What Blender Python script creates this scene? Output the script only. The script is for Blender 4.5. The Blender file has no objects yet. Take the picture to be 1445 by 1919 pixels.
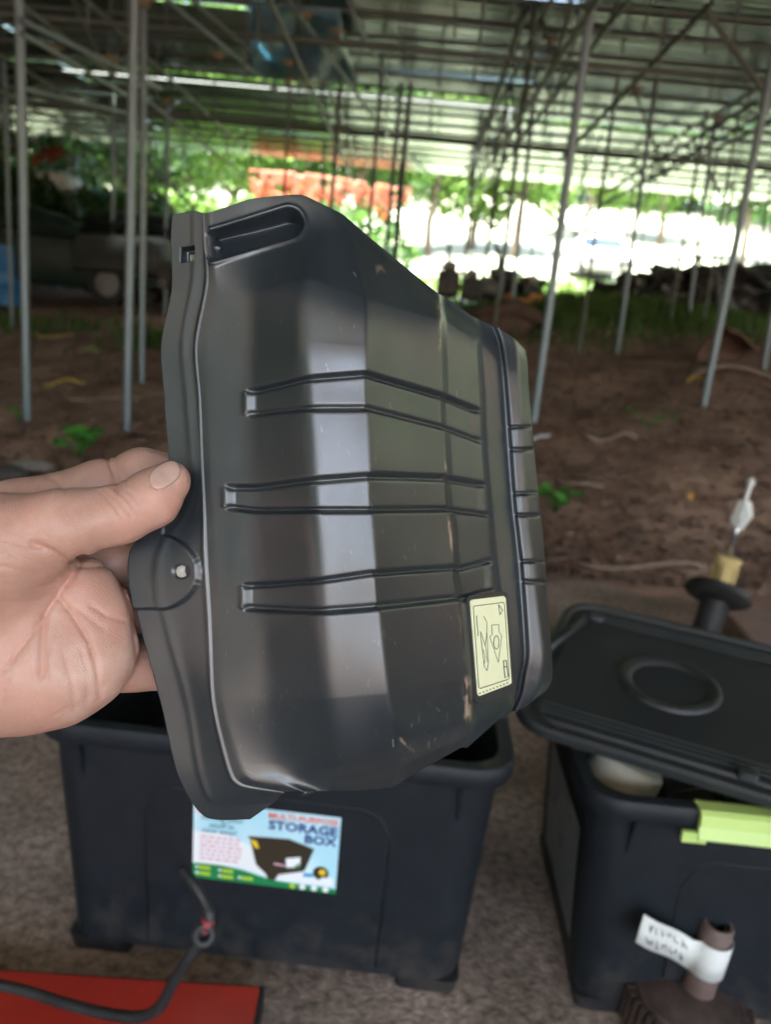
import bpy, bmesh, math, random
import numpy as np
from mathutils import Vector, Matrix

rng = np.random.RandomState(7)
random.seed(7)
S = bpy.context.scene
COL = S.collection

# ------------------------------------------------------------------ camera
FPX = 1443.0
PITCH = math.radians(13.4); ROLL = math.radians(5.0)
CP = np.array([0.0, 0.0, 0.9])
Fv = np.array([0, math.cos(PITCH), -math.sin(PITCH)])
_u = np.array([0, math.sin(PITCH), math.cos(PITCH)]); _r = np.array([1.0, 0, 0])
Rv = _r * math.cos(ROLL) + _u * math.sin(ROLL)
Uv = _u * math.cos(ROLL) - _r * math.sin(ROLL)
cam = bpy.data.cameras.new('camera'); co = bpy.data.objects.new('camera', cam); COL.objects.link(co)
cam.sensor_fit = 'VERTICAL'; cam.sensor_height = 36.0; cam.lens = FPX / 1919 * 36.0
cam.clip_start = 0.02; cam.clip_end = 600
co.matrix_world = Matrix(((Rv[0], Uv[0], -Fv[0], CP[0]), (Rv[1], Uv[1], -Fv[1], CP[1]), (Rv[2], Uv[2], -Fv[2], CP[2]), (0, 0, 0, 1)))
cam.dof.use_dof = True; cam.dof.focus_distance = 0.32; cam.dof.aperture_fstop = cam.lens / 2.7
S.camera = co

# ------------------------------------------------------------------ light
W = bpy.data.worlds.new('World'); S.world = W; W.use_nodes = True
nt = W.node_tree; nt.nodes.clear()
sky = nt.nodes.new('ShaderNodeTexSky'); sky.sky_type = 'NISHITA'; sky.sun_disc = False
SUN_EL = math.radians(62); SUN_AZ = math.radians(200)     # azimuth clockwise from +Y
sky.sun_elevation = SUN_EL; sky.sun_rotation = SUN_AZ
sky.air_density = 1.0; sky.dust_density = 4.0; sky.ozone_density = 1.0
bg = nt.nodes.new('ShaderNodeBackground'); bg.inputs[1].default_value = 0.15
ow = nt.nodes.new('ShaderNodeOutputWorld')
nt.links.new(sky.outputs[0], bg.inputs[0]); nt.links.new(bg.outputs[0], ow.inputs[0])
sd = bpy.data.lights.new('sun', 'SUN'); sd.energy = 4.0; sd.angle = math.radians(8); sd.color = (1, .97, .93)
so = bpy.data.objects.new('sun', sd); COL.objects.link(so)
tosun = Vector((math.sin(SUN_AZ) * math.cos(SUN_EL), math.cos(SUN_AZ) * math.cos(SUN_EL), math.sin(SUN_EL)))
so.rotation_euler = tosun.to_track_quat('Z', 'Y').to_euler()
S.view_settings.view_transform = 'Standard'; S.view_settings.look = 'None'
S.view_settings.gamma = 1; S.view_settings.use_curve_mapping = False
S.view_settings.exposure = 3.32
S.cycles.max_bounces = 8

# ------------------------------------------------------------------ helpers
def ray(px, py): return Fv + Rv * (px - 722.5) / FPX - Uv * (py - 959.5) / FPX
def P(px, py, D): return CP + D * ray(px, py)
def onz(px, py, z):
    r = ray(px, py); return CP + r * (z - CP[2]) / r[2]
def ony(px, py, y):
    r = ray(px, py); return CP + r * (y - CP[1]) / r[1]

def link_nodes(m): return m.node_tree.nodes, m.node_tree.links
def mat(name, c, rough=.6, metal=0., c2=None, scale=8., bump=0., bscale=None, detail=6., spec=.5, c3=None, stretch=None, ramp=(.35, .65), sss=0., transl=0., attr=None):
    m = bpy.data.materials.new(name); m.use_nodes = True
    n, l = link_nodes(m); b = n['Principled BSDF']
    b.inputs['Base Color'].default_value = (*c, 1); b.inputs['Roughness'].default_value = rough
    b.inputs['Metallic'].default_value = metal; b.inputs['Specular IOR Level'].default_value = spec
    tc = n.new('ShaderNodeTexCoord'); mp = n.new('ShaderNodeMapping')
    l.new(tc.outputs['Object'], mp.inputs[0])
    if stretch: mp.inputs['Scale'].default_value = stretch
    colout = None
    if c2 is not None:
        t = n.new('ShaderNodeTexNoise'); t.inputs['Scale'].default_value = scale; t.inputs['Detail'].default_value = detail
        t.inputs['Roughness'].default_value = .65
        l.new(mp.outputs[0], t.inputs['Vector'])
        r = n.new('ShaderNodeValToRGB'); l.new(t.outputs['Fac'], r.inputs[0])
        r.color_ramp.elements[0].position = ramp[0]; r.color_ramp.elements[0].color = (*c, 1)
        r.color_ramp.elements[1].position = ramp[1]; r.color_ramp.elements[1].color = (*c2, 1)
        if c3 is not None:
            e = r.color_ramp.elements.new((ramp[0] + ramp[1]) / 2 + .03); e.color = (*c3, 1)
        colout = r.outputs[0]; l.new(colout, b.inputs['Base Color'])
    if attr:
        a = n.new('ShaderNodeVertexColor'); a.layer_name = attr
        mx = n.new('ShaderNodeMixRGB'); l.new(a.outputs['Alpha'], mx.inputs[0])
        if colout: l.new(colout, mx.inputs[1])
        else: mx.inputs[1].default_value = (*c, 1)
        l.new(a.outputs['Color'], mx.inputs[2]); l.new(mx.outputs[0], b.inputs['Base Color'])
    if bump:
        t2 = n.new('ShaderNodeTexNoise'); t2.inputs['Scale'].default_value = bscale or scale * 3; t2.inputs['Detail'].default_value = 5
        l.new(mp.outputs[0], t2.inputs['Vector'])
        bn = n.new('ShaderNodeBump'); bn.inputs['Strength'].default_value = 1.0; bn.inputs['Distance'].default_value = bump
        l.new(t2.outputs['Fac'], bn.inputs['Height']); l.new(bn.outputs[0], b.inputs['Normal'])
    if sss:
        b.inputs['Subsurface Weight'].default_value = sss; b.inputs['Subsurface Radius'].default_value = (1, .35, .2)
        b.inputs['Subsurface Scale'].default_value = .004
    if transl:
        tr = n.new('ShaderNodeBsdfTranslucent')
        if colout: l.new(colout, tr.inputs[0])
        else: tr.inputs[0].default_value = (*c, 1)
        ms = n.new('ShaderNodeMixShader'); ms.inputs[0].default_value = transl
        l.new(b.outputs[0], ms.inputs[1]); l.new(tr.outputs[0], ms.inputs[2]); l.new(ms.outputs[0], n['Material Output'].inputs[0])
    return m

def new_mesh(name, v, f, smooth=False):
    me = bpy.data.meshes.new(name)
    me.from_pydata([tuple(map(float, a)) for a in v], [], [tuple(map(int, a)) for a in f]); me.update()
    if smooth: me.polygons.foreach_set('use_smooth', [True] * len(me.polygons))
    return me
def np_mesh(name, v, quads, smooth=True):
    v = np.asarray(v, np.float32); q = np.asarray(quads, np.int32)
    me = bpy.data.meshes.new(name); me.vertices.add(len(v)); me.vertices.foreach_set('co', v.ravel())
    k = q.shape[1]; me.loops.add(q.size); me.loops.foreach_set('vertex_index', q.ravel())
    me.polygons.add(len(q)); me.polygons.foreach_set('loop_start', np.arange(0, q.size, k, dtype=np.int32))
    me.update(calc_edges=True); me.validate()
    if smooth: me.polygons.foreach_set('use_smooth', [True] * len(me.polygons))
    return me
def add(name, me, m, parent=None, loc=None, kind=None):
    o = bpy.data.objects.new(name, me); COL.objects.link(o)
    if m is not None and hasattr(me, 'materials') and len(me.materials) == 0: me.materials.append(m)
    if parent is not None: o.parent = parent
    if loc is not None: o.location = loc
    if kind: o['kind'] = kind
    return o
def tag(o, label, cat, group=None):
    o['label'] = label; o['category'] = cat
    if group: o['group'] = group
    return o
def thing(name, label, cat, loc=(0, 0, 0), rz=0, group=None):
    o = bpy.data.objects.new(name, None); COL.objects.link(o); o.location = loc; o.rotation_euler = (0, 0, rz)
    o.empty_display_size = .05
    return tag(o, label, cat, group)

class MB:
    def __init__(s): s.v = []; s.f = []
    def raw(s, v, f):
        b = len(s.v); s.v += [tuple(map(float, a)) for a in v]; s.f += [tuple(b + i for i in q) for q in f]; return s
    def box(s, c, d, rot=None):
        vs = []
        for x in (-.5, .5):
            for y in (-.5, .5):
                for z in (-.5, .5):
                    p = Vector((x * d[0], y * d[1], z * d[2]))
                    if rot is not None: p = rot @ p
                    vs.append(p + Vector(c))
        return s.raw(vs, [(0, 1, 3, 2), (4, 6, 7, 5), (0, 4, 5, 1), (2, 3, 7, 6), (0, 2, 6, 4), (1, 5, 7, 3)])
    def loft(s, loops, cap0=True, cap1=True, closed=True):
        n = len(loops[0]); v = [p for L in loops for p in L]; f = []
        for i in range(len(loops) - 1):
            for j in range(n if closed else n - 1):
                k = (j + 1) % n
                f.append((i * n + j, i * n + k, (i + 1) * n + k, (i + 1) * n + j))
        if cap0: f.append(tuple(range(n - 1, -1, -1)))
        if cap1: f.append(tuple((len(loops) - 1) * n + j for j in range(n)))
        return s.raw(v, f)
    def tube(s, pts, r, n=10, cap=True):
        pts = [Vector(p) for p in pts]
        rs = r if hasattr(r, '__len__') else [r] * len(pts)
        loops = []; prev = None
        for i, p in enumerate(pts):
            d = (pts[min(i + 1, len(pts) - 1)] - pts[max(i - 1, 0)]).normalized()
            if prev is None:
                a = d.orthogonal().normalized()
            else:
                a = (prev - d * prev.dot(d)).normalized()
            prev = a; b = d.cross(a)
            loops.append([p + (a * math.cos(t) + b * math.sin(t)) * rs[i] for t in [2 * math.pi * k / n for k in range(n)]])
        return s.loft(loops, cap, cap)
    def ball(s, c, r, n=12, m=8):
        rr = r if hasattr(r, '__len__') else (r, r, r)
        loops = []
        for i in range(m + 1):
            a = -math.pi / 2 + math.pi * i / m; cz = math.sin(a); cr = max(math.cos(a), .02)
            loops.append([(c[0] + rr[0] * cr * math.cos(2 * math.pi * k / n), c[1] + rr[1] * cr * math.sin(2 * math.pi * k / n), c[2] + rr[2] * cz) for k in range(n)])
        return s.loft(loops)
    def lathe(s, prof, n=24, c=(0, 0, 0), rot=None, cap=True):
        loops = []
        for (r, z) in prof:
            L = []
            for k in range(n):
                a = 2 * math.pi * k / n; p = Vector((r * math.cos(a), r * math.sin(a), z))
                if rot is not None: p = rot @ p
                L.append(p + Vector(c))
            loops.append(L)
        return s.loft(loops, cap, cap)
    def mesh(s, name, smooth=False): return new_mesh(name, s.v, s.f, smooth)
    def build(s, name, m, parent=None, loc=None, smooth=False, kind=None, bevel=0, auto=None):
        o = add(name, s.mesh(name, smooth or auto is not None), m, parent, loc, kind)
        if auto is not None:
            try: o.data.set_sharp_from_angle(angle=math.radians(auto))
            except Exception: pass
        if bevel:
            bv = o.modifiers.new('bevel', 'BEVEL'); bv.width = bevel; bv.segments = 2; bv.limit_method = 'ANGLE'
        return o

def bar_matrix(a, b, r):
    a = Vector(a); b = Vector(b); d = b - a
    q = d.to_track_quat('Z', 'Y')
    return Matrix.Translation(a) @ q.to_matrix().to_4x4() @ Matrix.Diagonal((r, r, d.length, 1))
def unit_tube(n=10):
    m = MB(); m.lathe([(1, 0), (1, 1)], n); return m.mesh('tube', True)

# ------------------------------------------------------------------ terrain
def smooth01(t): t = np.clip(t, 0, 1); return t * t * (3 - 2 * t)
def terr(x, y):
    x = np.asarray(x, float); y = np.asarray(y, float)
    t = np.maximum(0, y - 2.75)
    z = .108 * t * smooth01(t / 1.5 + .2) + .085 * np.clip(x, -5, 6) * smooth01(t / 2.0) * (1 - .6 * smooth01((y - 8) / 6))
    z = z + np.maximum(0, y - 26) * .09 + np.maximum(0, y - 45) * .08
    z = z + .42 * np.exp(-((x - 2.6) / 2.2) ** 2 - ((y - 10.6) / .9) ** 2)
    z = z + smooth01(t / .5) * (.03 * np.sin(x * 2.1 + y * .7) * np.sin(y * 1.7 - x * .4) + .018 * np.sin(x * 5.3 + 1) * np.sin(y * 4.1) + .008 * np.sin(x * 13 + y * 3) * np.sin(y * 11 - x * 5))
    return z
def onter(px, py):
    r = ray(px, py); D = .5
    for i in range(6000):
        p = CP + r * D
        if p[2] <= terr(p[0], p[1]): return p
        D *= 1.0015
    return p
xs = np.unique(np.concatenate([np.linspace(-90, -8, 42), np.linspace(-8, 8, 220), np.linspace(8, 90, 42)]))
ys = np.unique(np.concatenate([np.linspace(-40, 2.5, 24), np.linspace(2.5, 14, 200), np.linspace(14, 120, 80)]))
X, Y = np.meshgrid(xs, ys); Z = terr(X, Y) - .012
nx, ny = len(xs), len(ys); I = np.arange(nx * ny).reshape(ny, nx)
Q = np.stack([I[:-1, :-1], I[:-1, 1:], I[1:, 1:], I[1:, :-1]], -1).reshape(-1, 4)
soil = mat('soil', (.17, .11, .08), .95, c2=(.46, .32, .235), c3=(.32, .21, .155), scale=1.9, bump=.02, bscale=12, detail=12, spec=.1, ramp=(.3, .7))
n, l = link_nodes(soil)          # grass takes over beyond the shed
tc = n.new('ShaderNodeTexCoord'); sx = n.new('ShaderNodeSeparateXYZ'); l.new(tc.outputs['Object'], sx.inputs[0])
mr = n.new('ShaderNodeMapRange'); mr.inputs[1].default_value = 13.5; mr.inputs[2].default_value = 17
nz = n.new('ShaderNodeTexNoise'); nz.inputs['Scale'].default_value = .6; nz.inputs['Detail'].default_value = 8; l.new(tc.outputs['Object'], nz.inputs[0])
ad = n.new('ShaderNodeMath'); ad.operation = 'MULTIPLY_ADD'; l.new(nz.outputs[0], ad.inputs[0]); ad.inputs[1].default_value = 5; l.new(sx.outputs['Y'], ad.inputs[2])
ad2 = n.new('ShaderNodeMath'); ad2.operation = 'SUBTRACT'; l.new(ad.outputs[0], ad2.inputs[0]); ad2.inputs[1].default_value = 2.5
l.new(ad2.outputs[0], mr.inputs[0])
gr = n.new('ShaderNodeValToRGB'); n2 = n.new('ShaderNodeTexNoise'); n2.inputs['Scale'].default_value = 2.5; n2.inputs['Detail'].default_value = 8
l.new(tc.outputs['Object'], n2.inputs[0]); l.new(n2.outputs[0], gr.inputs[0])
gr.color_ramp.elements[0].position = .35; gr.color_ramp.elements[0].color = (.20, .24, .14, 1); gr.color_ramp.elements[1].position = .65; gr.color_ramp.elements[1].color = (.42, .42, .34, 1)
mx = n.new('ShaderNodeMixRGB'); l.new(mr.outputs[0], mx.inputs[0])
base = n['Principled BSDF'].inputs['Base Color'].links[0].from_socket
l.new(base, mx.inputs[1]); l.new(gr.outputs[0], mx.inputs[2]); l.new(mx.outputs[0], n['Principled BSDF'].inputs['Base Color'])
add('ground', np_mesh('ground', np.stack([X, Y, Z], -1).reshape(-1, 3), Q), soil, kind='structure')

# paved floor near the camera, ragged far edge
concrete = mat('rough_concrete', (.44, .385, .34), .9, c2=(.13, .112, .098), c3=(.26, .225, .20), scale=60, bump=.004, bscale=120, detail=8, spec=.15, ramp=(.32, .68))
n, l = link_nodes(concrete)
tc = n.new('ShaderNodeTexCoord'); t3 = n.new('ShaderNodeTexNoise'); t3.inputs['Scale'].default_value = 3.2; t3.inputs['Detail'].default_value = 4; l.new(tc.outputs['Object'], t3.inputs[0])
rr = n.new('ShaderNodeValToRGB'); rr.color_ramp.elements[0].position = .35; rr.color_ramp.elements[0].color = (.55, .5, .45, 1); rr.color_ramp.elements[1].position = .65; rr.color_ramp.elements[1].color = (1.25, 1.15, 1.1, 1)
l.new(t3.outputs[0], rr.inputs[0]); mm = n.new('ShaderNodeMixRGB'); mm.blend_type = 'MULTIPLY'; mm.inputs[0].default_value = 1
base = n['Principled BSDF'].inputs['Base Color'].links[0].from_socket
l.new(base, mm.inputs[1]); l.new(rr.outputs[0], mm.inputs[2]); l.new(mm.outputs[0], n['Principled BSDF'].inputs['Base Color'])
fx = np.linspace(-6, 6, 240); m = MB(); top = []; bot = []
for x in fx:
    e = 2.95 + .06 * math.sin(x * 3.1) + .04 * math.sin(x * 9.7 + 1) + .025 * math.sin(x * 23) - .1 * x * (x > 0)
    top.append((x, e, 0)); bot.append((x, e + .02, -.03))
near = [(x * 1.6, -11, 0) for x in fx]
m.loft([near, top, bot], False, False, closed=False)
m.build('concrete_floor', concrete, kind='structure')

# ------------------------------------------------------------------ roof shed
galv = mat('galvanised_steel', (.15, .19, .21), .45, metal=.5, c2=(.22, .265, .285), scale=14, bump=.0006, bscale=60)
galv_d = mat('weathered_green_tube', (.06, .075, .065), .55, metal=.3, c2=(.13, .15, .13), scale=7)
roofm = mat('corrugated_zinc_underside', (.52, .60, .56), .2, metal=.9, c2=(.76, .84, .80), c3=(.34, .39, .36), scale=2.2, bump=.003, bscale=3, detail=8, stretch=(.4, 3, 1), ramp=(.3, .7))
def roof_z(y): return 3.42 + .042 * (y - 3)
shed = thing('metal_shed', 'long open-sided shed of galvanised tube posts and trusses under a low corrugated zinc roof', 'shed', (0, 0, 0))
# corrugated sheets, corrugations run left to right
SW, SL = 3.0, .92
nc = 7; prof = []
for i in range(nc * 6 + 1):
    t = i / (nc * 6); prof.append((t * SL, .0042 * math.cos(2 * math.pi * nc * t) + .0012 * math.cos(6 * math.pi * nc * t)))
m = MB(); loops = [[(x, a, b) for a, b in prof] for x in (-SW / 2, SW / 2)]
m.loft(loops, False, False, closed=False)
m.loft([[(x, a, b + .0015) for a, b in prof] for x in (-SW / 2, SW / 2)], False, False, closed=False)
sheet_me = m.mesh('roof_sheet', True); sheet_me.materials.append(roofm)
sl = math.atan(.042); ky = 0
for j in range(25):
    y0 = -5.1 + j * .88
    for i in range(9):
        x0 = -12 + i * 2.95
        gap = 9.4 < y0 < 10.2 and -4.2 < x0 < -.1
        o = bpy.data.objects.new('roof_sheet', sheet_me); COL.objects.link(o); o.parent = shed
        o.location = (x0 + rng.uniform(-.04, .04), y0, roof_z(y0) + .05 + (i % 2) * .006 + rng.uniform(0, .004))
        o.rotation_euler = (sl + .012 + rng.uniform(-.02, .02), rng.uniform(-.012, .012), rng.uniform(-.006, .006))
        if gap: o.scale = (1, .86, 1)
tube_me = unit_tube(10); tube_me.materials.append(galv)
tubed_me = unit_tube(8); tubed_me.materials.append(galv_d)
def bar(name, a, b, r, parent=shed, me=tubed_me):
    o = bpy.data.objects.new(name, me); COL.objects.link(o); o.parent = parent
    mw = bar_matrix(a, b, r)
    o.matrix_basis = mw; return o
yy = 3.4
while yy < 15.6:
    bar('purlin', (-13, yy, roof_z(yy) - .02), (13, yy, roof_z(yy) - .02 + rng.uniform(-.02, .02)), .021, me=tubed_me)
    yy += .62 + rng.uniform(-.03, .03)
for y in (-3, -1, 1): bar('purlin', (-13, y, roof_z(y) - .02), (13, y, roof_z(y) - .02), .024)
bar('tie_beam', (-13, 7.35, roof_z(7.35) - .36), (13, 7.35, roof_z(7.35) - .38), .03)
bar('tie_beam', (-13, 11.2, roof_z(11.2) - .34), (13, 11.2, roof_z(11.2) - .34), .026)
# trusses along the depth
def truss(x, y0=3.3, y1=15.4, dep=.42, r=.022, tilt=0.):
    bar('truss_chord', (x, y0, roof_z(y0) - .06), (x + tilt, y1, roof_z(y1) - .06), r)
    bar('truss_chord', (x, y0, roof_z(y0) - .06 - dep), (x + tilt, y1, roof_z(y1) - .06 - dep), r)
    k = 0; y = y0; st = 1.0
    while y < y1 - st:
        xa = x + tilt * (y - y0) / (y1 - y0)
        za, zb = (roof_z(y) - .06, roof_z(y + st) - .06 - dep) if k % 2 == 0 else (roof_z(y) - .06 - dep, roof_z(y + st) - .06)
        bar('truss_web', (xa, y, za), (xa, y + st, zb), r * .6); y += st; k += 1
for x, d in ((-7.2, .4), (-5.0, .4), (-3.1, .45), (-1.15, .4), (.95, .62), (1.3, .35), (3.4, .42), (5.6, .45), (7.8, .4)): truss(x, dep=d, tilt=rng.uniform(-.1, .1))
# slanting braces
def brace(p0, p1, y0, y1, r=.018, me=tubed_me): bar('brace', ony(p0[0], p0[1], y0), ony(p1[0], p1[1], y1), r, me=me)
brace((40, 38), (300, 165), 5.2, 7.6, .019, tube_me); brace((40, 62), (250, 185), 5.2, 8.0, .014, tube_me); brace((40, 165), (250, 215), 5.6, 8.5, .012, tube_me)
brace((316, 2), (520, 170), 6.3, 9.0, .017, tube_me); brace((360, 0), (470, 95), 6.0, 8.0, .016)
brace((540, 0), (730, 260), 6.8, 11.0, .02, tube_me); brace((650, 0), (745, 190), 6.6, 9.4, .013, tube_me)
brace((283, 312), (365, 392), 12.5, 12.5, .03, tube_me); brace((212, 310), (292, 384), 13, 13, .026, tube_me)
brace((1335, 5), (1050, 300), 6.6, 10.5, .024); brace((1325, 20), (1445, 190), 6.6, 7.2, .024); brace((1420, 190), (1120, 370), 7.4, 12, .02)
brace((1440, 210), (1010, 450), 8, 14, .018); brace((1300, 260), (1350, 360), 9, 10, .016); brace((1190, 170), (1250, 330), 8, 10, .014)
brace((930, 330), (1120, 470), 11, 13, .014); brace((770, 290), (940, 470), 12, 14, .013); brace((890, 300), (760, 420), 12, 14, .013)
brace((1130, 250), (1060, 400), 10, 12, .013); brace((985, 20), (880, 330), 7, 12.5, .03); brace((1005, 0), (985, 190), 7, 8, .016)
def post(px, py, tx, ty=0, r=.03, me=tube_me):
    b = onter(px, py); t = ony(tx, ty, b[1]); d = (t - b) / (t[2] - b[2])
    h = roof_z(b[1]) - .02 - b[2]
    return bar('post', b - d * .1, b + d * h, r, me=me)
post(50, 785, 35, r=.0285); post(237, 803, 251, r=.0285); post(265, 715, 269, r=.026); post(22, 612, 4, 60, r=.026)
post(145, 515, 143, r=.028); post(212, 578, 209, r=.03); post(309, 590, 316, r=.03)
post(1000, 790, 1110, r=.0285); post(1320, 755, 1408, 320, r=.0285); post(1157, 662, 1189, 440, r=.026)
post(1290, 602, 1312, 440, r=.024); post(930, 602, 962, 330, r=.024); post(1432, 690, 1475, 430, r=.026)
post(893, 590, 925, 400, r=.024, me=tubed_me)
for i in range(36):
    y = rng.uniform(8.5, 15.4); x = rng.uniform(-6.5, 6.5) * (y / 13)
    y = round(y / 1.1) * 1.1
    if x < -.17 * y and (y < 13 or rng.rand() < .7): continue
    b = (x, y, float(terr(x, y)) - .1)
    bar('post', b, (x + rng.uniform(-.05, .05), y, roof_z(y) - .02), rng.choice([.016, .02, .026]), me=tubed_me if rng.rand() < .8 else tube_me)
# short hangers and clamps
for i in range(70):
    y = rng.uniform(6, 14); x = rng.uniform(-4, 5) * (y / 10); z = roof_z(y) - .04
    bar('hanger', (x, y, z), (x + rng.uniform(-.04, .04), y, z - rng.uniform(.2, .8)), .011)
rust = mat('rusty_clamp', (.09, .07, .04), .7, c2=(.2, .17, .09), scale=30)
cm = MB(); cm.box((0, 0, 0), (.05, .05, .06)); cm.tube([(-.07, 0, .02), (.07, 0, .02)], .012, 6); cme = cm.mesh('clamp'); cme.materials.append(rust)
for (px, py, y) in ((272, 5, 5.6), (410, 105, 7), (100, 95, 6), (205, 112, 6.5), (540, 155, 8.2), (542, 118, 7.6), (575, 30, 7), (312, 190, 8.5), (632, 62, 7.2), (1030, 80, 7), (1345, 222, 8), (1193, 168, 8), (640, 240, 10), (985, 180, 8)):
    add('clamp', cme, None, shed, tuple(ony(px, py, y)))

# orange tarpaulin hanging at the far edge of the shed
tarpm = mat('orange_tarp', (.40, .12, .03), .6, c2=(.34, .25, .12), c3=(.26, .06, .03), scale=3.2, detail=3, transl=.4)
def tarp(name, label, pts, y, m, seed, sag=.1):
    r = np.random.RandomState(seed); L = []; nu = 60
    tx = [p[0] for p in pts]; tt = [p[1] for p in pts]; tb = [p[2] for p in pts]
    U = np.linspace(tx[0], tx[-1], nu); T = np.interp(U, tx, tt); B = np.interp(U, tx, tb) + r.uniform(-15, 12, nu)
    v = []; nv = 12
    for j in range(nv):
        for i in range(nu):
            q = j / (nv - 1); p = ony(U[i], T[i] + (B[i] - T[i]) * q, y)
            p = p + np.array([0, .05 * math.sin(i * .9 + q * 2) * (q + .2) + .03 * math.sin(i * 2.3 + j), 0]); v.append(p)
    base = np.array(v[0]); v = [a - base for a in v]
    f = [(j * nu + i, j * nu + i + 1, (j + 1) * nu + i + 1, (j + 1) * nu + i) for j in range(nv - 1) for i in range(nu - 1) if r.rand() > .03 + .05 * max(0, j - 5) and not (math.sin(i * .37 + 1) * math.sin(j * .6 + i * .11) > .72)]
    o = add(name, new_mesh(name, v, f, True), m, loc=tuple(base)); so_ = o.modifiers.new('thick', 'SOLIDIFY'); so_.thickness = .006
    return tag(o, label, 'tarpaulin')
tarp('tarpaulin', 'crumpled orange tarpaulin hanging below the far edge of the shed roof', [(466, 316, 352), (480, 318, 375), (560, 322, 392), (620, 330, 380), (680, 340, 392), (720, 345, 422), (740, 350, 400), (772, 352, 362)], 17.5, tarpm, 3)
redcl = mat('red_cloth', (.30, .04, .022), .7, c2=(.45, .09, .04), scale=3, transl=.3)
tarp('tarpaulin', 'small red cloth hanging among the leaves at the left edge', [(58, 294, 312), (85, 278, 300), (118, 274, 288)], 15.2, redcl, 5)
bluem = mat('blue_plastic_sheet', (.18, .38, .50), .25, c2=(.3, .55, .65), scale=2, transl=.5)
m = MB(); v = []; nu, nv = 24, 14
for j in range(nv):
    for i in range(nu):
        a = i / (nu - 1); b = j / (nv - 1)
        px = 470 + 170 * a + 30 * b * a; py = -30 + 150 * b + 50 * b * a
        y = 7.4 + 2.2 * b; p = ony(px, py, y); p[2] = roof_z(p[1]) - .1 - .05 * math.sin(a * 9) * math.sin(b * 6) - .08 * b
        v.append(p)
f = [(j * nu + i, j * nu + i + 1, (j + 1) * nu + i + 1, (j + 1) * nu + i) for j in range(nv - 1) for i in range(nu - 1)]
o = m.raw(v, f).build('plastic_sheet', bluem, smooth=True); so_ = o.modifiers.new('thick', 'SOLIDIFY'); so_.thickness = .004
tag(o, 'pale blue plastic sheet lying under the roof above the tallest corner of the black cover', 'plastic sheet')

# ------------------------------------------------------------------ trees beyond
leafm = [mat('leaf_bright', (.06, .15, .018), .5, c2=(.16, .28, .04), scale=1.2, detail=2, transl=.35),
         mat('leaf_mid', (.03, .09, .015), .5, c2=(.09, .19, .03), scale=1.2, detail=2, transl=.3),
         mat('leaf_dark', (.018, .05, .012), .55, c2=(.05, .11, .022), scale=1.2, detail=2, transl=.25)]
bark = mat('bark', (.09, .065, .045), .9, c2=(.2, .16, .12), scale=6, bump=.02)
def crown_mesh(name, seed, nleaf=5200, size=.16, R=(2.4, 2.4, 2.6), cz=4.2):
    r = np.random.RandomState(seed); nb = 16
    cen = r.normal(size=(nb, 3)); cen /= np.linalg.norm(cen, axis=1)[:, None]; cen *= r.uniform(.35, 1., (nb, 1)); rad = r.uniform(.28, .55, nb)
    k = r.randint(0, nb, nleaf); d = r.normal(size=(nleaf, 3)); d /= np.linalg.norm(d, axis=1)[:, None]
    pos = cen[k] + d * (rad[k] * r.uniform(.55, 1.05, nleaf))[:, None]; pos = pos * np.array(R) + np.array([0, 0, cz])
    a = r.normal(size=(nleaf, 3)); a /= np.linalg.norm(a, axis=1)[:, None]; b = np.cross(a, r.normal(size=(nleaf, 3))); b /= np.linalg.norm(b, axis=1)[:, None]
    s = (size * r.uniform(.6, 1.4, nleaf))[:, None]
    v = np.stack([pos - a * s, pos + b * s * .45, pos + a * s, pos - b * s * .45], 1).reshape(-1, 3)
    return np_mesh(name, v, np.arange(nleaf * 4).reshape(-1, 4), False)
crowns = []
for s_ in range(4):
    ms = []
    for mi in range(3):
        me = crown_mesh('crown', 10 + s_, 5000 if s_ < 3 else 4200, .17 if s_ < 3 else .13, (2.4, 2.4, 2.5) if s_ < 3 else (1.7, 1.5, 1.2), 4.2 if s_ < 3 else 1.0)
        me.materials.append(leafm[mi]); ms.append(me)
    crowns.append(ms)
def trunk_mesh(seed, h=4.2):
    r = random.Random(seed); m = MB()
    pts = [(0, 0, -.4), (r.uniform(-.1, .1), 0, h * .3), (r.uniform(-.25, .25), r.uniform(-.2, .2), h * .65), (r.uniform(-.3, .3), 0, h)]
    m.tube(pts, [.17, .14, .11, .06], 8)
    for i in range(6):
        a = r.uniform(0, 6.28); z = h * r.uniform(.45, .85); e = (math.cos(a) * 1.4, math.sin(a) * 1.4, z + 1.2)
        m.tube([(0, 0, z), (e[0] * .5, e[1] * .5, z + .5), e], [.06, .045, .02], 6)
    return m.mesh('trunk', True)
trunks = [trunk_mesh(i) for i in range(3)]
for t_ in trunks: t_.materials.append(bark)
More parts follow.
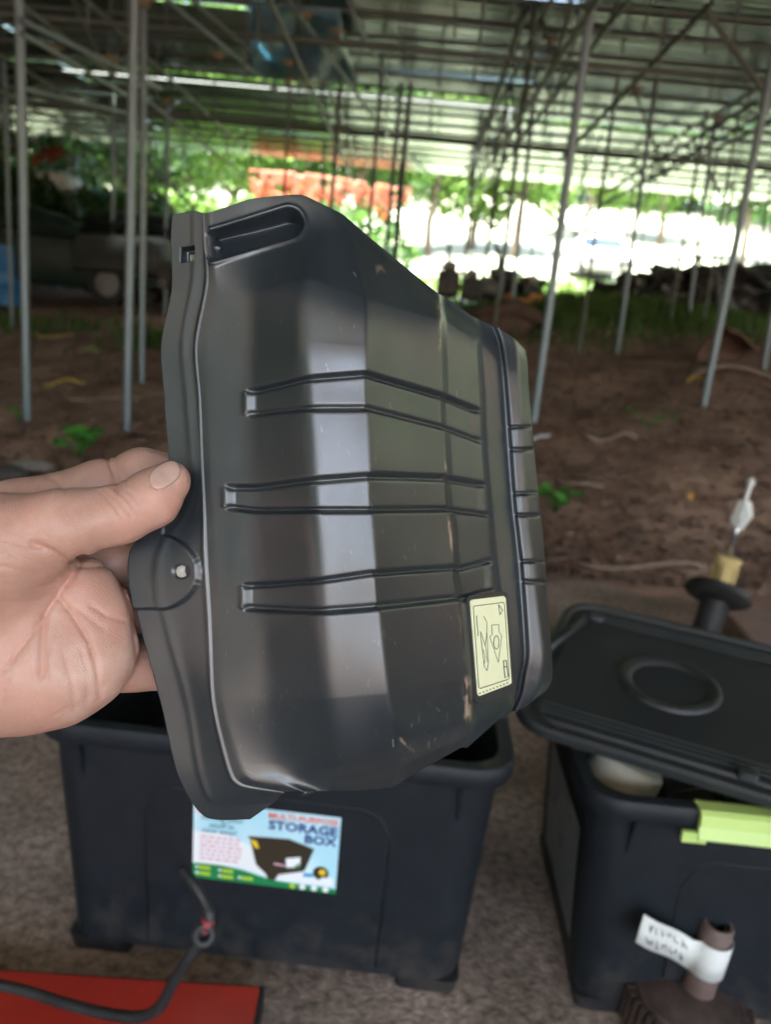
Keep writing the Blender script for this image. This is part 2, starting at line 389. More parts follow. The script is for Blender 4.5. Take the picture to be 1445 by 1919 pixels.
tree_specs = [  # px, depth, scale, crown, colour, label
 (20, 17, 1.0, 0, 1, 'leafy green tree at the far left behind the tall grey post'),
 (130, 19, .9, 1, 2, 'dark leafy tree above the wrecked car at the left'),
 (235, 22, 1.0, 2, 0, 'bright green tree behind the second large post from the left'),
 (330, 24, 1.0, 0, 0, 'bright green tree just above the top left corner of the black cover'),
 (430, 28, 1.1, 1, 0, 'pale green tree between the white slanting brace and the orange tarpaulin'),
 (540, 30, 1.2, 2, 1, 'green tree behind the left half of the orange tarpaulin'),
 (660, 31, 1.2, 0, 1, 'green tree behind the right half of the orange tarpaulin'),
 (800, 33, 1.0, 1, 0, 'green tree just right of the orange tarpaulin'),
 (880, 36, 1.1, 2, 1, 'green tree with a pale trunk between the orange tarpaulin and the large leaning post'),
 (960, 34, 1.0, 0, 0, 'bright green tree half hidden by the large leaning post'),
 (1090, 44, 1.1, 1, 0, 'sunlit tree at the far end of the clearing right of the leaning post'),
 (1230, 46, 1.1, 2, 0, 'sunlit tree far behind the black car wreck'),
 (1390, 40, 1.0, 0, 1, 'sunlit tree at the right edge beyond the clearing'),
 (-90, 18, 1.1, 2, 2, 'dark tree outside the left edge'),
]
for (px, D, sc, ci, mi, lab) in tree_specs:
    if px < 0: continue
    y = D; x = (ray(px, 500) / ray(px, 500)[1] * y)[0]
    t = thing('tree', lab, 'tree', (x, y, float(terr(x, y))), rng.uniform(0, 6.28), 'trees beyond the shed'); t.scale = (sc, sc, sc)
    add('crown', crowns[ci][mi], None, t); add('trunk', trunks[ci], None, t)
bush_specs = [(60, 15.6, 1., 2, 'dark bush behind the wrecked car at the left edge'), (190, 16.6, .9, 1, 'leafy bush left of the second large post'), (300, 17, .8, 0, 'bright bush just left of the top of the black cover'),
 (400, 18.5, .9, 0, 'bright bush left of the orange tarpaulin'), (505, 19, .9, 0, 'bright bush under the left end of the orange tarpaulin'), (620, 21, 1., 1, 'green bush below the middle of the orange tarpaulin')]
for (px, D, sc, mi, lab) in bush_specs:
    x = (ray(px, 500) / ray(px, 500)[1] * D)[0]
    t = tag(add('bush', crowns[3][mi], None, None, (x, D, float(terr(x, D)) - .1)), lab, 'bush', 'bushes beyond the shed'); t.scale = (sc, sc, sc); t.rotation_euler = (0, 0, rng.uniform(0, 6))
# woodland mass closing the view behind the single trees
V = []
for i in range(34):
    a = math.radians(-62 + i * 3.6); R_ = 62 + rng.uniform(-4, 6); V.append((R_ * math.sin(a), R_ * math.cos(a)))
allv = []; allq = []; k = 0
cv = np.zeros(len(crowns[0][0].vertices) * 3, np.float32); crowns[0][0].vertices.foreach_get('co', cv); cv = cv.reshape(-1, 3)
for (x, y) in V:
    s_ = rng.uniform(1.9, 2.8); a = rng.uniform(0, 6.28); c_, q_ = math.cos(a), math.sin(a)
    w = cv[:9600] * s_; w = np.stack([w[:, 0] * c_ - w[:, 1] * q_, w[:, 0] * q_ + w[:, 1] * c_, w[:, 2] * 1.0], 1) + np.array([x, y, float(terr(x, y)) - 4.5])
    allv.append(w)
for i in range(52):  # unseen rows: left wood continued; right and rear-left trees added to darken cover reflections
    x, y = (-19 + (i - 44) * 1.7, -13 - (i % 2)) if i >= 44 else ((-17.5 if i < 22 else 30) + rng.uniform(-1.5, 1), -9 + (i % 22) * (1.45 if i < 22 else 3)); s_ = rng.uniform(1.2, 1.7); a = rng.uniform(0, 6.28); c_, q_ = math.cos(a), math.sin(a)
    w = cv[:12000] * s_; allv.append(np.stack([w[:, 0] * c_ - w[:, 1] * q_, w[:, 0] * q_ + w[:, 1] * c_, w[:, 2]], 1) + np.array([x, y, float(terr(x, y)) - 2.5 * s_]))
allv = np.concatenate(allv)
add('woodland_and_screen_trees', np_mesh('woodland_and_screen_trees', allv, np.arange(len(allv)).reshape(-1, 4), False), leafm[1], kind='stuff')['label'] = 'far wood beyond the clearing, plus unseen side and rear trees added to darken reflections'

# ------------------------------------------------------------------ grass, litter
grassm = mat('grass_blades', (.035, .085, .015), .6, c2=(.11, .19, .035), scale=1.5, transl=.25)
def blades(name, pts, h, w, m, lab):
    r = np.random.RandomState(len(pts)); N = len(pts); a = r.uniform(0, 6.28, N); lean = r.uniform(.1, .6, N) * h
    hh = h * r.uniform(.5, 1.3, N); base = np.stack([pts[:, 0], pts[:, 1], terr(pts[:, 0], pts[:, 1]) - .02], 1)
    dx = np.stack([np.cos(a), np.sin(a), 0 * a], 1) * w; b = r.uniform(0, 6.28, N)
    tip = base + np.stack([np.cos(b) * lean, np.sin(b) * lean, hh], 1); mid = base + np.stack([np.cos(b) * lean * .3, np.sin(b) * lean * .3, hh * .6], 1)
    v = np.stack([base - dx, base + dx, mid + dx * .7, tip, mid - dx * .7], 1).reshape(-1, 3)
    i = np.arange(N)[:, None] * 5
    q = np.concatenate([i + np.array([[0, 1, 2, 4]]), i + np.array([[4, 2, 3, 3]])], 0)
    me = bpy.data.meshes.new(name)
    fs = [tuple(a_) for a_ in (i + np.array([[0, 1, 2, 4]]))] + [tuple(a_) for a_ in (i + np.array([[4, 2, 3]]))]
    me.from_pydata(v.tolist(), [], [tuple(int(z) for z in a_) for a_ in fs])
    o = add(name, me, m, kind='stuff'); o['label'] = lab; return o
def clump(cx, cy, sx_, sy_, n_): return np.stack([rng.normal(cx, sx_, n_), rng.normal(cy, sy_, n_)], 1)
pts = np.concatenate([clump(2.5, 10.4, 1.3, .5, 5200), clump(4.2, 11.2, 1.0, .6, 2200), clump(1.2, 10.6, .7, .4, 1400), clump(-4.8, 10.4, .8, .3, 300), clump(-2.9, 9.4, .3, .4, 250)])
blades('grass', pts, .2, .012, grassm, 'green weeds and grass on the bank below the wrecks')
pts = np.stack([rng.uniform(-14, 14, 9000), rng.uniform(14.5, 26, 9000)], 1)
blades('meadow_grass', pts, .3, .025, leafm[0], 'sunlit tall grass beyond the shed')
# leaf and twig litter
litter_m = mat('leaf_litter', (.08, .05, .035), .9, c2=(.46, .33, .24), c3=(.24, .16, .115), scale=2.6, detail=9, ramp=(.3, .7))
N = 30000; yy_ = 2.9 + 9.5 * rng.rand(N) ** 1.7; xx_ = rng.uniform(-.62, .62, N) * (yy_ + 2.2)
zz_ = terr(xx_, yy_); a = rng.uniform(0, 6.28, N); L = rng.uniform(.008, .034, N); w_ = L * rng.uniform(.3, .9, N)
d1 = np.stack([np.cos(a) * L, np.sin(a) * L, rng.uniform(-.35, .35, N) * L], 1); d2 = np.stack([-np.sin(a) * w_, np.cos(a) * w_, rng.uniform(-.4, .4, N) * w_], 1)
c0 = np.stack([xx_, yy_, zz_ + .004], 1); v = np.stack([c0 - d1, c0 + d2 + [0, 0, .006], c0 + d1, c0 - d2 + [0, 0, .006]], 1).reshape(-1, 3)
add('leaf_litter', np_mesh('leaf_litter', v, np.arange(N * 4).reshape(-1, 4), False), litter_m, kind='stuff')['label'] = 'dry leaves and twigs over the brown soil'
N = 220; yy_ = 3 + 8 * rng.rand(N) ** 1.5; xx_ = rng.uniform(-.6, .6, N) * (yy_ + 2)
m = MB()
for x, y in zip(xx_, yy_):
    a = rng.uniform(-.6, .6) + (math.pi if rng.rand() < .5 else 0); L_ = rng.uniform(.06, .3); e = (x + math.cos(a) * L_, y + math.sin(a) * L_)
    md = ((x + e[0]) / 2 + rng.uniform(-.02, .02), (y + e[1]) / 2 + rng.uniform(-.02, .02))
    m.tube([(x, y, float(terr(x, y)) + .006), (*md, float(terr(*md)) + .012), (*e, float(terr(*e)) + .006)], [.004, .005, .003], 4)
twig_m = mat('twigs', (.11, .07, .05), .9, c2=(.24, .165, .12), scale=2)
m.build('twigs', twig_m, kind='stuff')['label'] = 'thin dry twigs scattered over the soil'

def scrap(px, py, L, w, ang, m, name, lab, cat, curve=.02, thick=.004, grp=None):
    p = onter(px, py); n_ = 9; v = []; r = random.Random(int(px * 7 + py))
    for i in range(n_):
        t = i / (n_ - 1) - .5; x = t * L; yb = .12 * L * math.sin(t * 4 + px); ww = w * (1 - (2 * t) ** 2 * .8) * .5 * r.uniform(.8, 1.15)
        ca, sa = math.cos(ang), math.sin(ang); zz = curve * (.5 + .5 * math.sin(t * 7 + py)) + .012
        for s_ in (-1, 1):
            lx, ly = x, yb + s_ * ww; wx, wy = lx * ca - ly * sa, lx * sa + ly * ca
            v.append((wx, wy, float(terr(p[0] + wx, p[1] + wy)) - p[2] + zz + (s_ > 0) * .01))
    f = [(2 * i, 2 * i + 2, 2 * i + 3, 2 * i + 1) for i in range(n_ - 1)]
    o = add(name, new_mesh(name, v, f, True), m, loc=tuple(p)); s2 = o.modifiers.new('thick', 'SOLIDIFY'); s2.thickness = thick
    return tag(o, lab, cat, grp)
yel = mat('yellow_leaf', (.62, .45, .06), .6, c2=(.5, .38, .10), scale=12); lgr = mat('pale_green_leaf', (.35, .5, .16), .6, c2=(.25, .4, .12), scale=10)
wht = mat('white_scrap', (.6, .62, .62), .5, c2=(.45, .47, .48), scale=15); woodm = mat('dry_wood', (.27, .19, .14), .85, c2=(.16, .105, .075), scale=18, stretch=(1, 6, 1), bump=.004)
orl = mat('orange_leaf', (.7, .35, .05), .6); redm2 = mat('red_scrap', (.5, .05, .04), .5)
scrap(120, 724, .34, .04, .1, yel, 'fallen_leaf', 'long curled yellow leaf lying between the two big left posts', 'leaf', .04)
scrap(168, 661, .2, .09, .3, lgr, 'fallen_leaf', 'pale green leaf lying right of the long yellow leaf, a little farther off', 'leaf', .05)
scrap(100, 634, .45, .04, 0, yel, 'fallen_frond', 'dull yellow frond lying farthest from the camera between the left posts', 'leaf', .02)
scrap(95, 546, .38, .2, .1, wht, 'scrap', 'small white scrap on dark soil between the first two left posts', 'scrap', .06)
scrap(165, 488, .7, .2, -.1, wht, 'scrap', 'long white scrap lying under the dark wrecked car', 'scrap', .05)
scrap(190, 754, .62, .035, -.04, woodm, 'stick', 'pale dry stick lying between the second left post and the hand', 'stick', .02, .02)
scrap(235, 793, .2, .03, -.3, woodm, 'stick', 'short stick at the foot of the second large post', 'stick', .02, .02)
scrap(1012, 825, .13, .035, 0, wht, 'scrap_piece', 'little white scrap just right of the rim of the black cover', 'scrap', .01)
scrap(1145, 829, .3, .08, -.3, woodm, 'bark_piece', 'pale curved bark piece on the soil right of the cover', 'bark piece', .05, .02)
scrap(1085, 912, .25, .03, -.25, woodm, 'stick', 'short stick beside the green seedling right of the cover', 'stick', .02, .015)
scrap(1310, 719, .2, .07, .2, yel, 'fallen_leaf', 'yellow leaf at the foot of the right leaning post', 'leaf', .05)
scrap(1294, 936, .045, .03, .3, orl, 'fallen_leaf', 'tiny orange leaf on the soil left of the shock absorber rod', 'leaf', .01)
scrap(1200, 1068, .55, .025, -.12, woodm, 'stick', 'long thin stick lying left of the black spring seat', 'stick', .01, .012)
scrap(1000, 790, .06, .05, .2, lgr, 'fallen_leaf', 'pale leaf at the foot of the large leaning post', 'leaf', .01)
scrap(1090, 628, .9, .1, .05, woodm, 'branch', 'pale branch lying at the foot of the grassy bank', 'branch', .05, .03)
scrap(1390, 700, .9, .2, -.3, woodm, 'bark_piece', 'brown bark strip lying below the brown curved board at the right', 'bark piece', .06, .03)
# seedlings
seedm = mat('seedling_leaf', (.05, .20, .03), .45, c2=(.10, .30, .05), scale=12, transl=.3)
def seedling(px, py, h, n_, lab, spread=.6):
    p = onter(px, py); r = random.Random(px); t = thing('seedling', lab, 'seedling', tuple(p), 0, 'green seedlings on the soil')
    for i in range(n_):
        a = r.uniform(0, 6.28); d = r.uniform(.1, spread) * h; z = h * r.uniform(.4, 1.); e = Vector((math.cos(a) * d, math.sin(a) * d, z))
        m = MB(); m.tube([(0, 0, 0), e * .5 + Vector((0, 0, z * .15)), e], [.003, .0025, .002], 5); m.build('stem', seedm, t, smooth=True)
        m = MB(); s_ = h * r.uniform(.16, .3); a2 = r.uniform(0, 6.28); L = []
        lo = []
        for k in range(10):
            b = 2 * math.pi * k / 10; lo.append(e + Vector((math.cos(b + a2) * s_ * .8, math.sin(b + a2) * s_ * .6, s_ * .55 * math.sin(b * 1 + r.random()) + (.15 * s_ if k % 2 else 0))))
        lo2 = [q * .0 + q + Vector((0, 0, .002)) for q in lo]; c_ = e + Vector((0, 0, -.004))
        v = [c_] + lo; m.raw(v, [(0, i_ + 1, (i_ + 1) % 10 + 1) for i_ in range(10)]); m.build('leaf', seedm, t, smooth=True)
seedling(150, 858, .20, 16, 'bright green seedling just above the index finger')
seedling(1040, 962, .15, 12, 'bright green seedling right of the cover near its clips', .8)
seedling(290, 548, .3, 9, 'dark green plant left of the top of the cover')
seedling(35, 790, .1, 6, 'tiny green sprout at the foot of the leftmost large post')
seedling(1215, 800, .16, 5, 'faint green sprout between the two leaning posts', 1.)
# far mixed debris near the left hand: pale stone
stone = mat('stone', (.3, .27, .24), .9, c2=(.15, .13, .115), scale=12, bump=.01)
def rock(px, py, r3, lab, m=stone, name='stone', rz=0, cat='stone'):
    p = onter(px, py); mb = MB(); mb.ball((0, 0, 0), r3, 14, 9); q = np.array(mb.v)
    k = 1 + .12 * np.sin(q[:, 0] * 31 / (r3[0] * 10) + 2) + .1 * np.sin(q[:, 1] * 43 / (r3[0] * 10)) + .08 * np.sin(q[:, 2] * 60 / (r3[0] * 10) + 1)
    mb.v = [tuple(a) for a in q * k[:, None]]
    o = mb.build(name, m, None, tuple(p + [0, 0, r3[2] * .5]), True); o.rotation_euler = (0, 0, rz); return tag(o, lab, cat)
rock(60, 882, (.13, .06, .035), 'pale flat stone just above the hand at the left')
rock(12, 900, (.12, .07, .05), 'dark lump of soil left of the pale stone', mat('dark_soil_lump', (.03, .025, .022), .95, c2=(.06, .05, .045), scale=20), 'soil_lump', 0, 'lump')
for (px, py, s_, lab) in ((698, 1130, .0, ''),): pass
slabm = mat('stone_slab', (.30, .20, .165), .85, c2=(.20, .135, .11), scale=5, bump=.004)
m = MB(); c = onz(1440, 1190, .06)
m.loft([[(c[0] + a, c[1] + b, z) for a, b in ((-.10, -.12), (.3, -.2), (.42, .2), (.1, .3), (-.06, .22))] for z in (0, .07)])
tag(m.build('stone_slab', slabm, bevel=.012), 'flat pinkish brown stone slab behind the shock absorber', 'slab')

# ------------------------------------------------------------------ wrecked cars and scrap
def car_paint(n_, c): return mat(n_, c, .35, c2=tuple(a * 1.6 for a in c), scale=5, spec=.5)
glassm = mat('dark_car_glass', (.02, .03, .03), .12, spec=.8); tyrem = mat('tyre_rubber', (.015, .015, .015), .8); rimm = mat('wheel_rim', (.3, .3, .31), .4, metal=.6)
lampm = mat('lamp_lens', (.5, .5, .48), .2); chrome = mat('bumper_grey', (.10, .10, .10), .5)
def car(loc, rz, paint, label, L=4.1, H=1.45, Wd=1.65, wheels=True, sc=1.):
    t = thing('wrecked_car' if 'wreck' in label else 'parked_car', label, 'car', loc, rz); t.scale = (sc,) * 3
    prof = [(-L / 2, .35, .62), (-L / 2 + .05, .3, .8), (-L * .42, .28, .88), (-L * .25, .25, .95), (0, .24, .97), (L * .28, .24, .93), (L * .44, .27, .86), (L / 2 - .04, .3, .76), (L / 2, .36, .6)]
    loops = []
    for (x, zb, zt) in prof:
        w = Wd / 2 * (1 - .18 * abs(2 * x / L) ** 4); lo = []
        for a, b in ((-1, zb + .06), (-.94, zb), (.94, zb), (1, zb + .06), (1.0, zt - .2), (.95, zt - .05), (.8, zt), (-.8, zt), (-.95, zt - .05), (-1.0, zt - .2)): lo.append((x, a * w, b))
        loops.append(lo)
    MB().loft(loops).build('body', paint, t, auto=40)
    cab = []
    for z, x0, x1, w in ((.93, -L * .40, L * .24, .80), (1.2, -L * .33, L * .12, .72), (H - .05, -L * .27, L * .02, .64), (H, -L * .22, -.03, .58)):
        cab.append([(x0, -w, z), (x0 + .1, -w - .02, z), (x1 - .1, -w - .02, z), (x1, -w, z), (x1, w, z), (x1 - .1, w + .02, z), (x0 + .1, w + .02, z), (x0, w, z)])
    MB().loft(cab).build('cabin', paint, t, auto=35)
    for s_ in (-1, 1):
        for (a, b) in ((-L * .33, -L * .11), (-L * .09, L * .15)):
            MB().raw([(a, s_ * .822, .97), (b, s_ * .822, .97), (b - .14, s_ * .70, H - .14), (a + .14, s_ * .70, H - .14)], [(0, 1, 2, 3) if s_ < 0 else (3, 2, 1, 0)]).build('side_window', glassm, t)
    MB().raw([(L * .245, -.7, .97), (L * .245, .7, .97), (L * .05, .6, H - .08), (L * .05, -.6, H - .08)], [(0, 1, 2, 3)]).build('windscreen', glassm, t)
    MB().raw([(-L * .405, -.7, .97), (-L * .405, .7, .97), (-L * .29, .6, H - .08), (-L * .29, -.6, H - .08)], [(3, 2, 1, 0)]).build('rear_window', glassm, t)
    MB().box((L / 2 + .02, 0, .42), (.12, Wd * .9, .2)).build('bumper', chrome, t, bevel=.03)
    MB().box((L / 2 - .01, 0, .62), (.06, .7, .12)).build('grille', tyrem, t)
    for s_ in (-1, 1): MB().ball((L / 2 - .05, s_ * .6, .64), (.07, .14, .08)).build('headlight', lampm, t, smooth=True)
    if wheels:
        for x in (-L * .31, L * .32):
            for s_ in (-1, 1):
                rot = Matrix.Rotation(math.pi / 2, 3, 'X')
                w = MB().lathe([(.2, -.09), (.29, -.09), (.31, -.05), (.31, .05), (.29, .09), (.2, .09)], 20, (0, 0, 0), rot).build('wheel', tyrem, t, (x, s_ * Wd * .46, .31), auto=40)
                MB().lathe([(.19, -.1), (.06, -.1), (.05, .1), (.19, .1)], 14, (0, 0, 0), rot).build('rim', rimm, w)
    return t
def tz(x, y, d=0): return (x, y, float(terr(x, y)) + d)
car(tz(-5.6, 12.6), math.radians(-4), car_paint('dark_green_paint', (.012, .024, .020)), 'dark green wrecked car at the left behind the thin posts', H=1.35)
car(tz(-8.6, 13.6, .3), math.radians(12), car_paint('black_paint', (.012, .012, .014)), 'black wrecked car at the left edge above the blue barrel', H=1.5)
car(tz(-3.9, 13.6, .0), math.radians(80), car_paint('charcoal_paint', (.02, .022, .022)), 'charcoal wrecked car seen from the end, just left of the top of the cover', H=1.3)
wc = P(1110, 560, 27); car((wc[0], wc[1], float(terr(wc[0], wc[1]))), math.radians(-92), car_paint('silver_paint', (.55, .56, .58)), 'pale silver car with dark windows parked in the sunlit clearing', sc=1.0)
car(tz(5.9, 13.2, -.2), math.radians(175), car_paint('black_green_paint', (.03, .04, .038)), 'black wrecked car behind the grassy bank at the right', H=1.3)
car(tz(9.0, 13.6, -.15), math.radians(8), car_paint('dark_blue_paint', (.03, .05, .08)), 'dark blue wrecked car at the right edge beside the black one', H=1.45)
# white tank on the left wreck, blue barrel
whp = mat('white_plastic', (.8, .8, .78), .5, c2=(.5, .5, .48), scale=4)
m = MB(); m.lathe([(.05, .02), (.42, 0), (.5, .08), (.46, .26), (.3, .36), (.05, .4)], 20); q = P(105, 362, 15.0)
o = m.build('plastic_tank', whp, None, tuple(q), auto=40); tag(o, 'white rounded plastic tank on top of the dark wrecks at the left', 'tank')
blu = mat('blue_plastic', (.02, .13, .33), .4, c2=(.03, .2, .45), scale=5)
q = P(22, 475, 11.5)
m = MB(); m.lathe([(.27, 0), (.29, .02), (.29, .28), (.3, .3), (.29, .32), (.29, .56), (.3, .58), (.29, .6), (.28, .86), (.25, .88), (.25, .85), (.05, .85)], 24)
o = m.build('plastic_barrel', blu, None, (q[0] - .1, q[1], float(terr(q[0], q[1]))), auto=40); tag(o, 'blue plastic barrel behind the leftmost grey post', 'barrel')
metal_d = mat('greasy_engine_metal', (.025, .024, .022), .55, metal=.3, c2=(.09, .085, .075), scale=9)
metal_l = mat('aluminium_casting', (.25, .24, .22), .5, metal=.5, c2=(.12, .11, .10), scale=9)
def engine(px, py, D, sc, seed, lab, m1=metal_d):
    r = random.Random(seed); p = P(px, py, D); x, y = p[0], p[1]; z = float(terr(x, y)); base = max(z, p[2])
    t = thing('scrap_engine', lab, 'scrap engine', (x, y, p[2]), r.uniform(0, 6.28), 'scrap engines standing at the far side of the shed'); t.scale = (sc,) * 3
    MB().box((0, 0, .22), (.5, .34, .36)).build('engine_block', m1, t, bevel=.03)
    MB().lathe([(.17, -.2), (.19, -.15), (.12, .05), (.08, .12)], 14, (.38, 0, .2), Matrix.Rotation(math.pi / 2, 3, 'Y')).build('gearbox', metal_l, t, auto=40)
    MB().box((0, 0, .47), (.42, .2, .13)).build('cylinder_head', metal_l, t, bevel=.03)
    for k in range(4):
        xx = -.17 + k * .11; MB().tube([(xx, .1, .45), (xx, .22, .5), (xx * .7, .28, .4)], .022, 8).build('manifold_pipe', m1, t, smooth=True)
    MB().lathe([(.03, 0), (.09, .0), (.09, .03), (.03, .03)], 16, (-.27, 0, .3), Matrix.Rotation(math.pi / 2, 3, 'Y')).build('pulley', m1, t)
    a = r.uniform(-.5, .5); MB().tube([(.1, 0, .5), (.12 + a * .2, .05, .68), (.2 + a * .4, .05, .75 + r.uniform(0, .12))], [.03, .025, .035], 8).build('hose', m1, t, smooth=True)
# low bench of planks carrying the engines
for i, (px, py, D, sc, lab) in enumerate(((838, 560, 10.6, .9, 'greasy engine leftmost in the row, just above the sloping shoulder of the cover'), (880, 566, 10.9, .8, 'greasy engine second from the left in the row beyond the cover'), (935, 572, 11.2, .95, 'greasy engine in the middle of the row beyond the cover'), (985, 580, 11.0, .85, 'greasy engine just left of the large leaning post'), (1180, 585, 11.6, .9, 'greasy engine left of the black wreck at the right'), (1240, 588, 11.4, .8, 'greasy engine in front of the black wreck at the right'))):
    engine(px, py, D, sc, i + 3, lab)
# black scrap panels heaped at right
blackp = mat('black_plastic_trim', (.012, .013, .014), .45, c2=(.03, .03, .032), scale=8)
for i, (px, py, D, w, h, a) in enumerate(((1205, 560, 11.5, 1.5, .5, .1), (1290, 540, 12, 1.6, .55, -.15), (1390, 545, 11.2, 1.3, .6, .1), (1340, 545, 12.2, 1.2, .3, .05), (1425, 560, 10.8, 1.1, .5, -.2), (1150, 578, 12.6, .9, .35, .1))):
    p = P(px, py, D); v = []; nu = 16; r = random.Random(i)
    for j in range(8):
        for k in range(nu):
            u = k / (nu - 1) - .5; q = j / 7 - .5
            v.append((u * w, .35 * math.cos(u * 2.6) * math.cos(q * 2) + .06 * math.sin(k * 1.3 + i), q * h * (1 - .5 * abs(u) * (1 + .4 * math.sin(i + k))) + .08 * math.sin(u * 6 + i)))
    f = [(j * nu + k, j * nu + k + 1, (j + 1) * nu + k + 1, (j + 1) * nu + k) for j in range(7) for k in range(nu - 1)]
    o = add('car_bumper', new_mesh('car_bumper', v, f, True), blackp, loc=tuple(p)); o.rotation_euler = (a, a * .7, a); s2 = o.modifiers.new('thick', 'SOLIDIFY'); s2.thickness = .03
    tag(o, ['black bumper skin lying left in the heap of wrecks at the right', 'black bumper skin behind the third thin post at the right', 'black bumper skin right of the right leaning post', 'long black bumper skin topmost in the heap at the right', 'black bumper skin at the right edge of the photo, lowest of the heap', 'small black bumper skin between the silver car and the heap'][i], 'bumper', 'black bumpers heaped at the right')
m = MB()
for i in range(70):
    px = rng.uniform(1165, 1330); py = rng.uniform(515, 575) - 12 * (px > 1240); p = P(px, py, rng.uniform(10.8, 12.3))
    rot = Matrix.Rotation(rng.uniform(0, 3), 3, 'Z') @ Matrix.Rotation(rng.uniform(-1, 1), 3, 'X')
    if i % 3: m.box(tuple(p), (rng.uniform(.1, .5), rng.uniform(.05, .2), rng.uniform(.04, .2)), rot)
    else: m.tube([tuple(p), tuple(p + [rng.uniform(-.3, .3), 0, rng.uniform(.05, .3)]), tuple(p + [rng.uniform(-.5, .5), 0, rng.uniform(.0, .3)])], .025, 6)
m.build('scrap_heap', metal_d, kind='stuff')['label'] = 'ragged heap of black car scrap at the right'
# curved brown board and orange thing
brown = mat('rusty_brown_panel', (.16, .085, .06), .8, c2=(.09, .05, .038), scale=6)
p = P(1388, 672, 7.6); v = []; nu = 14
for j in range(10):
    for k in range(nu):
        u = k / (nu - 1); q = j / 9; ang = q * 2.0
        v.append((-.34 + u * .55 * (1 - .35 * q) + .15 * q, .28 * math.cos(ang) + .2 * u, .36 * math.sin(ang) * (1 - .5 * u * u)))
f = [(j * nu + k, j * nu + k + 1, (j + 1) * nu + k + 1, (j + 1) * nu + k) for j in range(9) for k in range(nu - 1)]
o = add('curved_panel', new_mesh('curved_panel', v, f, True), brown, loc=tz(p[0], p[1], -.02)); s2 = o.modifiers.new('thick', 'SOLIDIFY'); s2.thickness = .02
tag(o, 'rusty brown curved panel standing on the soil right of the right leaning post', 'panel')
orm = mat('orange_paint', (.65, .25, .04), .5, c2=(.5, .16, .03), scale=8)
p = P(988, 570, 10.0); m = MB(); m.box((0, 0, .0), (.42, .2, .13)); m.box((.1, 0, .09), (.16, .16, .08)); m.tube([(-.2, 0, 0), (-.3, 0, .08), (-.2, 0, .12)], .02, 8)
o = m.build('machine_housing', orm, None, tuple(p), bevel=.02); tag(o, 'orange machine housing at the foot of the engines, left of the large leaning post', 'machine part')
p = P(930, 612, 9.4); m = MB(); m.ball((0, 0, 0), (.5, .3, .22)); m.tube([(-.4, -.1, .05), (.2, -.2, .22), (.55, -.1, .1)], [.1, .12, .07], 10)
q_ = mat('dark_brown_wood', (.06, .035, .025), .9, c2=(.11, .07, .05), scale=8)
tag(m.build('tree_stump', q_, None, tz(p[0], p[1], .1), smooth=True), 'dark brown stump behind the shoulder of the cover, in front of the engines', 'stump')

